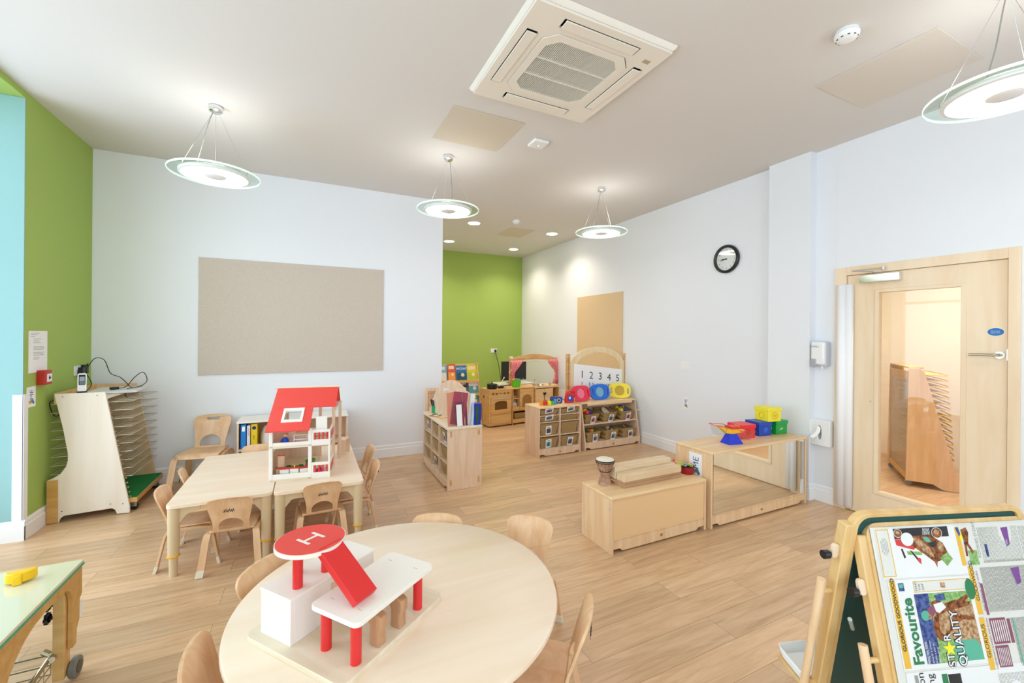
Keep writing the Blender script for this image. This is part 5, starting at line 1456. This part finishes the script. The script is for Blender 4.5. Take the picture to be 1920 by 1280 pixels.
for lb, q0, q1, c in (('spoon with red end sticking left out of the toy pot', (2.83, 2.53, .474), (2.755, 2.56, .490), 'e8574a'), ('spoon with pink end leaning back from the toy pot', (2.84, 2.55, .474), (2.79, 2.61, .500), 'e0505a')):
    o = MB().cyl(q0, q1, .004, seg=8, m=0).ball(q1, .013, 10, 1, (1, 1, .8)).build('toy_spoon', [mat('lime_yellow', 'd6dc5a', .4), mat('ring_' + c, c, .4)]); tag(o, lb, 'toy spoon')


# ------------------------------------------------------------------ boxes and scale on the mirror cabinet
def shape_box(label, loc, rz, w, d, h, m, kind, m2):
    t = thing('shape_box', label, 'toy box', loc, rz, 'coloured toy boxes with lids')
    MB().box(-w / 2, w / 2, -d / 2, d / 2, 0, h - .026).build('box_body', m, t, bevel=.004)
    MB().box(-w / 2 - .006, w / 2 + .006, -d / 2 - .006, d / 2 + .006, h - .034, h).build('lid', m, t, bevel=.004)
    y = -d / 2
    e = MB()
    if kind == 'ring': e.lathe([(.028, 0), (.034, .0), (.034, .003), (.028, .003)], seg=28, closed=True).lathe([(0, 0), (.013, 0), (.013, .003), (0, .003)], seg=20)
    elif kind == 'bug': e.lathe([(0, 0), (.024, 0), (.024, .003), (0, .003)], seg=24).box(-.03, .03, -.003, .003, 0, .004).box(-.028, .028, .014, .018, 0, .004)
    else: e.box(-.03, .012, -.008, .008, 0, .003, M=Matrix.Rotation(.3, 4, 'Z'))
    Mx = Matrix.Translation((.0, y - .0002, h * .42)) @ Matrix.Rotation(PI / 2, 4, 'X'); e.v = [tuple(Mx @ Vector(v)) for v in e.v]
    e.build('front_emblem', m2, t, bevel=.001)
    e2 = MB().lathe([(.024, 0), (.030, .0), (.030, .003), (.024, .003)], seg=24, closed=True)
    Mx = Matrix.Translation((-w / 2, 0, h * .42)) @ Matrix.Rotation(-PI / 2, 4, 'Y'); e2.v = [tuple(Mx @ Vector(v)) for v in e2.v]
    e2.build('side_emblem', m2, t)


MT = .6205
shape_box('bright red lidded toy box behind the toy scale on the mirror cabinet', (3.64, 2.60, MT), R(-6), .165, .15, .125, mat('box_red', 'ee2a3c', .35), 'bug', mat('box_red2', 'c81e30', .35))
shape_box('blue lidded toy box in the middle of the mirror cabinet', (3.885, 2.60, MT), R(-8), .150, .15, .130, mat('box_blue', '1548b8', .35), 'bug', mat('box_blue2', '2f6be0', .35))
shape_box('green lidded toy box at the right of the mirror cabinet', (4.095, 2.58, MT), R(-4), .150, .15, .130, mat('box_green', '12a244', .35), 'stick', mat('box_green2', 'a8dc8a', .4))
shape_box('yellow lidded toy box stacked on the blue and green boxes', (3.985, 2.575, MT + .1305), R(-7), .158, .15, .130, mat('box_yellow', 'f6ea3a', .35), 'ring', mat('box_amber', 'e8b41e', .4))
bs = thing('toy_balance_scale', 'blue, yellow and red toy balance scale with clear pans on the mirror cabinet', 'toy scale', (3.335, 2.475, MT), R(-10))
MB().add([(-.075, -.055, 0), (.075, -.055, 0), (.075, .055, 0), (-.075, .055, 0), (-.045, -.025, .085), (.035, -.025, .085), (.035, .025, .085), (-.045, .025, .085)],
         [(3, 2, 1, 0), (4, 5, 6, 7), (0, 1, 5, 4), (1, 2, 6, 5), (2, 3, 7, 6), (3, 0, 4, 7)]).build('base', mat('scale_blue', '1133cf', .3), bs, bevel=.003)
bm = MB(); bm.prism([(-.15, .155), (-.14, .165), (-.06, .130), (0, .135), (.08, .112), (.12, .115), (.12, .095), (.06, .09), (0, .082), (-.07, .092)], -.022, .022, 'xz'); bm.build('beam', mat('scale_yellow', 'f4b81a', .3), bs, bevel=.003)
MB().box(-.03, .055, -.03, .05, .125, .150).build('pivot_cap', REDP, bs, bevel=.005)
MB().box(.045, .07, -.02, .03, .135, .155).build('slider', ORG, bs, bevel=.003)
rm = MB()
for cx, cz, s_ in ((-.135, .172, 1), (.135, .112, 1)):
    P_ = [(cx - .075, -.06, cz), (cx + .06, -.065, cz - .01), (cx + .085, .05, cz - .012), (cx - .055, .06, cz)]
    rm.tube(P_ + [P_[0]], .0028, 6)
rm.build('pan_rims', REDP, bs)
for cx, cz in ((-.135, .172), (.135, .112)):
    q = MB(); a1 = [(cx - .072, -.057, cz), (cx + .058, -.062, cz - .01), (cx + .080, .048, cz - .012), (cx - .053, .057, cz)]; b1 = [(cx - .045, -.035, cz - .085), (cx + .035, -.035, cz - .085), (cx + .045, .03, cz - .085), (cx - .035, .035, cz - .085)]
    q.add(a1 + b1, [(0, 1, 5, 4), (1, 2, 6, 5), (2, 3, 7, 6), (3, 0, 4, 7), (4, 5, 6, 7)])
    q.build('clear_pan', ACRYL, bs, smooth=False)

# ------------------------------------------------------------------ play table at the lower left
pt_ = thing('play_table', 'adjustable play table with glossy cream top and green edge at the lower left', 'table', (-.93, 2.6, 0))
MB().box(-.95, 0, -1.25, 0, .488, .502).build('tabletop', mat('glossy_cream', 'e4e2c2', .08, coat=.6), pt_, bevel=.001)
MB().box(-.953, .003, -1.253, .003, .480, .488).build('green_edge', mat('turquoise_edge', '12a080', .3), pt_, bevel=.001)
arch = [(0, .480), (0, .350), (-.020, .335), (-.022, .245), (-.045, .215), (-.050, .15), (-.085, .15), (-.085, .33)] + [(-.16 + .075 * math.cos(a), .350 + .085 * math.sin(a)) for a in [i * PI / 16 for i in range(1, 9)]] + [(-.31, .437), (-.38, .428), (-.433, .410), (-.48, .382), (-.524, .342), (-.58, .24), (-.62, .12), (-.64, .0), (-.74, .0), (-.80, .15), (-1.10, .42), (-1.25, .42), (-1.25, .480)]
for x in (-.022, -.945): MB().prism([(a, b) for a, b in arch], x, x + .018, 'yz').build('side_panel', OCHRE, pt_, bevel=.002)
MB().box(-.94, -.01, -.024, -.006, .38, .480).build('end_panel', OCHRE, pt_, bevel=.002)
MB().box(-.0035, -.0025, -.0235, -.0005, .250, .325).build('label_strip', PAPER, pt_)
for x in (-.062, -.925):
    lg = MB().box(x, x + .038, -.105, -.052, .03, .42).build('leg', KIT, pt_, bevel=.002)
    for z in (.36, .305):
        kn = MB()
        cyx = x - .028
        for q in range(6): a = q * PI / 3; kn.cyl((cyx, -.088 + .016 * math.cos(a), z + .016 * math.sin(a)), (cyx + .012, -.088 + .016 * math.cos(a), z + .016 * math.sin(a)), .0085, seg=10)
        kn.cyl((cyx, -.088, z), (cyx + .012, -.088, z), .018, seg=16).cyl((cyx + .012, -.088, z), (x, -.088, z), .008, seg=10)
        kn.build('adjuster_knob', BLACK, lg)
    MB().lathe([(0, -.011), (.028, -.013), (.040, -.013), (.044, -.008), (.044, .008), (.040, .013), (.028, .013), (0, .011)], seg=32).build('wheel', mat('grey_tyre', '77756c', .5), pt_, loc=(x + .055, -.050, .0445)).rotation_euler = (0, PI / 2, 0)
    MB().lathe([(0, -.0145), (.026, -.0145), (.026, .0145), (0, .0145)], seg=24).build('wheel_hub', BLACK, pt_, loc=(x + .055, -.050, .0445)).rotation_euler = (0, PI / 2, 0)
for x in (-.05, -.92):
    for y in (-1.20,): MB().box(x, x + .04, y, y + .04, 0, .48).build('leg', KIT, pt_, bevel=.002)
MB().box(-.945, .0, -.70, -.60, .0, .48).build('centre_support', OCHRE, pt_, bevel=.002) if False else None
wb = MB()
for z in (.10, .145):
    wb.tube([(-.07, -.09, z), (-.07, -.56, z)], .0028, 6).tube([(-.90, -.09, z), (-.07, -.09, z)], .0028, 6).tube([(-.90, -.56, z), (-.07, -.56, z)], .0028, 6)
for i in range(9): wb.tube([(-.07, -.09 - i * .058, .145), (-.07, -.09 - i * .058, .06), (-.90, -.09 - i * .058, .06)], .0022, 5)
for i in range(7): wb.tube([(-.90 + i * .138, -.09, .145), (-.90 + i * .138, -.09, .06), (-.90 + i * .138, -.56, .06)], .0022, 5)
wb.tube([(-.064, -.10, .150), (-.064, -.56, .105)], .009, 8).tube([(-.10, -.08, .16), (-.06, -.09, .135), (-.05, -.14, .15)], .012, 8)
wb.build('wire_basket', mat('dull_chrome', 'b8ae94', .25, metal=.9), pt_)
yc = thing('yellow_scoop', 'yellow half round plastic scoop lying on the play table', 'toy', (-1.085, 2.49, .503), rz=R(8))
MB().prism(ell(0, .0, .048, .044, 20, 180, 360), .004, .045, 'xy').build('cup', mat('warm_yellow', 'f7c80e', .35), yc, bevel=.004)
MB().box(-.014, .014, -.054, -.038, .0, .040).build('grip', mat('warm_yellow', 'f7c80e', .35), yc, bevel=.004)

# ------------------------------------------------------------------ easel at the lower right
ea = thing('easel', 'double sided wooden easel with green chalkboard, newspaper covered front', 'easel', (0, 0, 0))
wv_ = Vector((.945, -.327, 0)).normalized(); nv_ = Vector((.327, .945, 0)).normalized()
TLF = Vector((1.486, .658, .985)); DF = (-nv_ * .22 - Vector((0, 0, .98))).normalized(); NF = wv_.cross(DF).normalized()
if NF.dot(Vector((0, 0, 1.55)) - TLF) < 0: NF = -NF
TLR = Vector((1.45, .680, 1.018)); DR = (nv_ * .17 - Vector((0, 0, 1.0))).normalized(); NR = wv_.cross(DR).normalized()
if NR.dot(nv_) < 0: NR = -NR


def FM(o, xd, yd, zd): return Matrix(((xd.x, yd.x, zd.x, o.x), (xd.y, yd.y, zd.y, o.y), (xd.z, yd.z, zd.z, o.z), (0, 0, 0, 1)))


MF = FM(TLF, wv_, DF, NF)      # local: u right, v down the board, w out towards us
MR = FM(TLR, wv_, DR, NR)
EW = .575


def eb(mb, M, name, m, parent=ea, **k):
    mb.v = [tuple(M @ Vector(v)) for v in mb.v]
    return mb.build(name, m, parent, **k)


eb(MB().prism(rrect(.0, EW, -.012, .66, .03), -.022, -.014, holes=()), MF, 'front_board', WHITEW)
eb(MB().prism(rrect(-.006, EW + .006, -.018, .67, .035), -.022, .0, holes=[rrect(.012, EW - .012, .0, .652, .025)]), MF, 'front_frame', PINE, bevel=.004)
eb(MB().prism(rrect(.004, EW - .004, -.010, .66, .04), -.004, .004), MR, 'chalkboard', mat('chalkboard_green', '0d4a46', .5))
eb(MB().prism(rrect(-.006, EW + .006, -.018, .67, .045), -.012, .012, holes=[rrect(.012, EW - .012, -.006, .652, .035)]), MR, 'rear_frame', PINE, bevel=.004)
for M, nm, s_ in ((MF, 'leg', -1), (MR, 'leg', 1)):
    for u0 in (-.030, EW - .002):
        eb(MB().box(u0, u0 + .030, .015, .985 if M is MF else .99, -.030 if M is MF else -.014, -.004 if M is MF else .018), M, nm, PINE, bevel=.003)
eb(MB().box(-.02, EW + .02, .62, .655, -.045, -.022), MF, 'lower_rail', PINE, bevel=.003)
eb(MB().box(-.0, EW, .655, .70, -.012, .010), MR, 'lower_rail', PINE, bevel=.003)
eb(MB().box(.05, .13, .665, .69, -.0135, -.012), MR, 'label_strip', PAPER)
for M, ww, v0, s_ in ((MF, -.017, .30, 1), (MR, .002, .20, -1)):
    d = MB().cyl((-.066, v0, ww), (-.066, v0 + .42, ww), .0115, seg=16)
    eb(d, M, 'paper_dowel', MAPLE)
    for dv in (.04, .37):
        eb(MB().cyl((-.03, v0 + dv, ww), (-.062, v0 + dv, ww), .0075, seg=12), M, 'dowel_peg', PINE)
    cv = .155 if M is MF else .105
    cl_ = MB(); cl_.prism(rrect(-.05, -.028, cv - .022, cv + .022, .010), ww - .006, ww + .006)
    clo = eb(cl_, M, 'paper_clamp', mat('pale_wood_clamp', 'e6cdb0', .5), bevel=.002)
    eb(MB().cyl((-.058, cv + .012, ww), (-.075, cv + .012, ww), .0125, seg=18).cyl((-.05, cv + .012, ww), (-.058, cv + .012, ww), .006, seg=10), M, 'clamp_knob', BLACK)
eb(MB().box(-.018, .022, .0, .045, -.050, -.022), MF, 'hinge', GRNP, bevel=.006)
eb(MB().box(EW - .022, EW + .018, .0, .045, -.050, -.022), MF, 'hinge', GRNP, bevel=.006)
for v in (.62, .68): eb(MB().cyl((-.035, v, -.020), (.035, v, -.020), .022, seg=18), MR, 'tray_hinge', GRNP, bevel=.002)
eb(MB().cyl((.0, .30, -.045), (.045, .36, -.02), .006, seg=8), MR, 'spreader_strap', mat('clear_strap', 'b8c4be', .2))
ty = MB()
ty.prism(rrect(-.05, EW - .02, .60, .615, .004), .02, .13)
eb(ty, MR, 'tray_shelf', PINE, bevel=.002)
wt = thing('paint_tray', 'white plastic paint tray on the far side shelf of the easel', 'tray', (0, 0, 0))
wtm = MB()
sh = [(-.055, .0), (.16, .0), (.16, .11), (-.055, .11)]
vsA = [(x, .595, z) for x, z in rrect(-.045, .15, .025, .125, .015, 3)]; vsB = [(x, .560, z) for x, z in rrect(-.055, .16, .018, .135, .015, 3)]
n_ = len(vsA)
wtm.add(vsA + vsB, [list(range(n_))] + [(i, (i + 1) % n_, (i + 1) % n_ + n_, i + n_) for i in range(n_)])
wtm.v = [tuple(MR @ Vector(v)) for v in wtm.v]; wtm.build('tray_body', PLASTIC, wt, solid=.003)

# newspaper and clear sheet clipped over the front board
NP = mat('newsprint', 'dfddd2', .75)
INKS = [NP, mat('news_grey', '9b9a90', .8), INK, mat('news_gold', 'e8b53a', .7), mat('news_green', '1f7a48', .7), fabric_mat('news_grass', '6c9a50', 'a3c47e', 130.), fabric_mat('news_brown', '57301c', 'a9683e', 110.), fabric_mat('news_tan', '96683f', 'cfae86', 110.), fabric_mat('news_navy', '2c3a6c', '5a6ca0', 90.),
        mat('news_purple', '7a3f8e', .7), mat('news_plum', '8a4a5e', .7), mat('news_white', 'e9e8e3', .7), mat('news_yellow', 'f0e62a', .6), mat('news_teal', '58b090', .7), mat('news_red', 'd8362e', .7)]
pn_ = MB()
def q_(u0, u1, v0, v1, m, w=.0): pn_.add([(u0, v0, .0030 + w), (u1, v0, .0030 + w), (u1, v1, .0030 + w), (u0, v1, .0030 + w)], [(0, 1, 2, 3)], m)
def poly(pts, m, w=.0004): pn_.add([(a, b, .0030 + w) for a, b in pts], [list(range(len(pts)))], m)
def vt(t, size, u, v, m, w=.0008, al='LEFT', bold=0.): pn_.text(t, size, (u, v, .0030 + w), (0, -1, 0), (-1, 0, 0), m, al, bold)
nu, nv2 = 40, 48
gv = []; gf = []
for j in range(nv2 + 1):
    for i in range(nu + 1):
        u = .004 + (EW - .006) * i / nu; v = -.006 + .66 * j / nv2
        gv.append((u, v, .0022))
for j in range(nv2):
    for i in range(nu): k = j * (nu + 1) + i; gf.append((k, k + 1, k + nu + 2, k + nu + 1))
pn_.add(gv, gf, 0)


def lines(u0, u1, v0, v1, step=.0045, m=1, gap=.0):
    """columns of body text running up the sheet"""
    u = u0; r = random.Random(int(u0 * 1000) + int(v0 * 1000))
    while u < u1:
        a = v0
        while a < v1:
            b = min(v1, a + r.uniform(.006, .022)); q_(u, u + step * .42, a, b - .0016, m, .0002); a = b
        u += step


# upper page : horse portrait upside down
q_(.018, .30, -.002, .132, 11, .0001)
q_(.020, .062, .0, .128, 3, .0002); q_(.023, .059, .003, .125, 0, .0003); lines(.025, .057, .006, .122, .005)
q_(.078, .262, .0, .128, 11, .0002); q_(.078, .262, .0, .028, 2, .0003)
lines(.105, .20, .003, .022, .004, 11)
poly(ell(.092, .013, .014, .012), 11, .0006); poly(ell(.092, .013, .0125, .0105), 6, .0007); poly(ell(.092, .010, .006, .005), 7, .0008)
poly(ell(.222, .017, .018, .015), 11, .0006); poly(ell(.222, .017, .0165, .0135), 6, .0007); poly(ell(.222, .014, .009, .007), 7, .0008)
poly([(.125, .022), (.20, .022), (.235, .045), (.245, .07), (.225, .09), (.205, .095), (.20, .110), (.195, .095), (.165, .072), (.14, .055), (.122, .045)], 6, .0004)
poly([(.13, .026), (.16, .03), (.19, .06), (.20, .085), (.165, .062)], 7, .0005)
poly(ell(.20, .048, .012, .008), 2, .0006); poly(ell(.225, .055, .010, .014), 7, .0006); poly([(.17, .026), (.19, .028), (.198, .042), (.18, .04)], 13, .0006)
poly([(.078, .028), (.11, .03), (.14, .055), (.135, .06), (.08, .045)], 14, .0004)
poly([(.215, .085), (.245, .07), (.258, .09), (.235, .108)], 5, .0004); poly([(.11, .062), (.16, .066), (.158, .075), (.112, .072)], 5, .0004)
poly([(.092, .055), (.098, .055), (.104, .078), (.098, .082)], 2, .0005); poly([(.12, .06), (.126, .062), (.152, .092), (.145, .096)], 2, .0005); poly([(.140, .080), (.152, .084), (.150, .10), (.142, .092)], 14, .0006)
lines(.18, .26, .104, .127, .0036)
# right page top
q_(.275, .57, -.002, .10, 0, .0001); q_(.285, .30, .004, .11, 3, .0003); poly([(.288, .005), (.298, .004), (.304, .03), (.296, .032)], 8, .0005); poly([(.296, .018), (.31, .02), (.308, .04), (.298, .04)], 12, .0005)
poly([(.305, .012), (.325, .006), (.33, .02), (.322, .05), (.335, .075), (.328, .078), (.315, .055), (.312, .085), (.305, .085), (.308, .04)], 6, .0005)
q_(.315, .345, .07, .11, 5, .0003)
vt('ROOKIES D-DAY', .0135, .352, .092, 1); lines(.362, .50, .008, .108, .0044); q_(.375, .384, .055, .09, 8, .0004); poly([(.445, .012), (.47, .010), (.465, .06), (.452, .065)], 9, .0004); vt('TIPS', .008, .456, .06, 11)
lines(.505, .56, .01, .12, .0044)
# main page
q_(.028, .30, .136, .362, 11, .0001); q_(.032, .052, .137, .358, 3, .0002)
vt('GLORIOUS GOODWOOD', .0158, .042, .316, 2, .0014, bold=.01)
q_(.060, .078, .145, .166, 8, .0003); q_(.063, .075, .148, .158, 13, .0004)
vt('Favourite', .044, .080, .352, 4, bold=.03)
vt('Fahey ace Alben', .0085, .108, .352, 11, .0012)
q_(.108, .292, .143, .172, 3, .0002); q_(.110, .290, .145, .170, 0, .0003)
vt('MIND', .010, .116, .168, 2, .0006); vt('THE', .010, .127, .168, 2, .0006); vt('GAP', .010, .138, .168, 2, .0006); lines(.146, .286, .147, .168, .0044, 2); q_(.196, .212, .150, .164, 7, .0007)
poly(ell(.292, .172, .016, .028, 20), 4, .0005)
q_(.104, .288, .176, .352, 7, .0002); q_(.104, .150, .176, .352, 8, .0003); q_(.150, .288, .176, .21, 5, .0003); q_(.142, .20, .292, .352, 5, .00035); q_(.200, .288, .30, .352, 13, .00030)
for k in range(4): vt(['Fahey ace Alben', 'already a winner', 'looks a star in', 'the making'][k], .0085, .112 + .011 * k, .350, 11, .0012)
poly([(.15, .20), (.185, .19), (.215, .195), (.25, .20), (.285, .205), (.27, .215), (.225, .222), (.245, .25), (.215, .262), (.19, .285), (.165, .30), (.15, .285), (.145, .262), (.155, .24), (.165, .225)], 6, .0005)
poly([(.17, .235), (.20, .225), (.215, .24), (.195, .27), (.175, .285), (.165, .27)], 7, .0006); poly([(.235, .20), (.275, .185), (.285, .19), (.25, .212)], 6, .0006); poly([(.24, .235), (.285, .245), (.284, .252), (.238, .248)], 6, .0006)
poly([(.16, .205), (.19, .20), (.20, .215), (.175, .228), (.158, .222)], 11, .0007); poly([(.168, .182), (.20, .178), (.205, .195), (.175, .198)], 8, .0007)
poly(ell(.128, .232, .014, .013), 13, .0007); poly([(.136, .215), (.16, .205), (.165, .225), (.145, .24)], 10, .0008); poly(ell(.142, .236, .006, .006), 7, .0009)
st5 = [(.183 + (.022 if i % 2 == 0 else .009) * math.sin(i * PI / 5), .318 - (.020 if i % 2 == 0 else .009) * math.cos(i * PI / 5)) for i in range(10)]
poly(st5, 12, .0013)
for dz_, b_, m_ in ((.0009, .07, 2), (.0014, .01, 11)):
    vt('ST', .031, .182, .362, m_, dz_, bold=b_); vt('R', .031, .182, .300, m_, dz_, bold=b_); vt('QUALITY', .034, .218, .364, m_, dz_, bold=b_)
# second column page
q_(.300, .318, .114, .240, 3, .0002); q_(.298, .316, .248, .380, 3, .0002)
vt('GOODWOOD', .0165, .312, .205, 2); vt("their Stewards' Cup verdict", .0095, .326, .232, 9); q_(.330, .338, .160, .243, 10, .0003)
lines(.342, .50, .118, .238, .0042); poly([(.445, .125), (.475, .122), (.47, .165), (.455, .17)], 9, .0004); poly([(.515, .12), (.545, .15), (.53, .20), (.515, .19)], 5, .0004); lines(.50, .565, .13, .24, .0044)
vt('GLORIOUS', .0175, .306, .350, 2); vt("TOMORROW'S RUNNERS AND RIDERS", .0075, .324, .380, 10)
for (a, b, c, d) in ((.332, .385, .252, .318), (.332, .375, .322, .376), (.39, .40, .256, .318)): q_(a, b, c, d, 10, .0003)
for k in range(7): q_(.336 + k * .007, .339 + k * .007, .258, .312, 11, .0005); q_(.336 + k * .0055, .338 + k * .0055, .328, .372, 11, .0005)
lines(.404, .50, .255, .378, .0042); q_(.41, .414, .255, .378, 13, .0004)
# lower page, mostly out of frame
q_(.03, .57, .368, .64, 11, .00005); vt('on', .03, .075, .400, 2); vt('ng', .03, .105, .402, 2); q_(.055, .066, .375, .45, 1, .0003); q_(.14, .158, .378, .43, 4, .0003); q_(.16, .20, .38, .45, 2, .0003); lines(.32, .56, .39, .62, .0046)
poly(ell(.118, .030, .0205, .0185, 28), 11, .0016)
# sheet ripples
pn_.v = [tuple(MF @ Vector((u, v, w + .0002 * math.sin(u * 38) * math.sin(v * 22 + 1)))) for u, v, w in pn_.v]
nsh = pn_.build('newspaper_sheet', INKS, None, smooth=False, recalc=False); tag(nsh, 'newspaper with horse racing pages hung sideways over the front of the easel', 'newspaper')
cs_ = MB(); vs = []; fs = []
for j in range(nv2 + 1):
    for i in range(nu + 1):
        u = -.002 + (EW + .004) * i / nu; v = -.016 + .67 * j / nv2
        vs.append(MF @ Vector((u, v, .0085 + .0012 * math.sin(u * 31 + v * 17))))
for j in range(nv2):
    for i in range(nu): k = j * (nu + 1) + i; fs.append((k, k + 1, k + nu + 2, k + nu + 1))
CS = thin_glass('clear_plastic_sheet', (.97, .97, .975), .03, .12)
o = cs_.add(vs, fs).build('plastic_cover', CS, None, recalc=False); tag(o, 'clear plastic sheet clipped over the newspaper on the easel', 'plastic sheet')
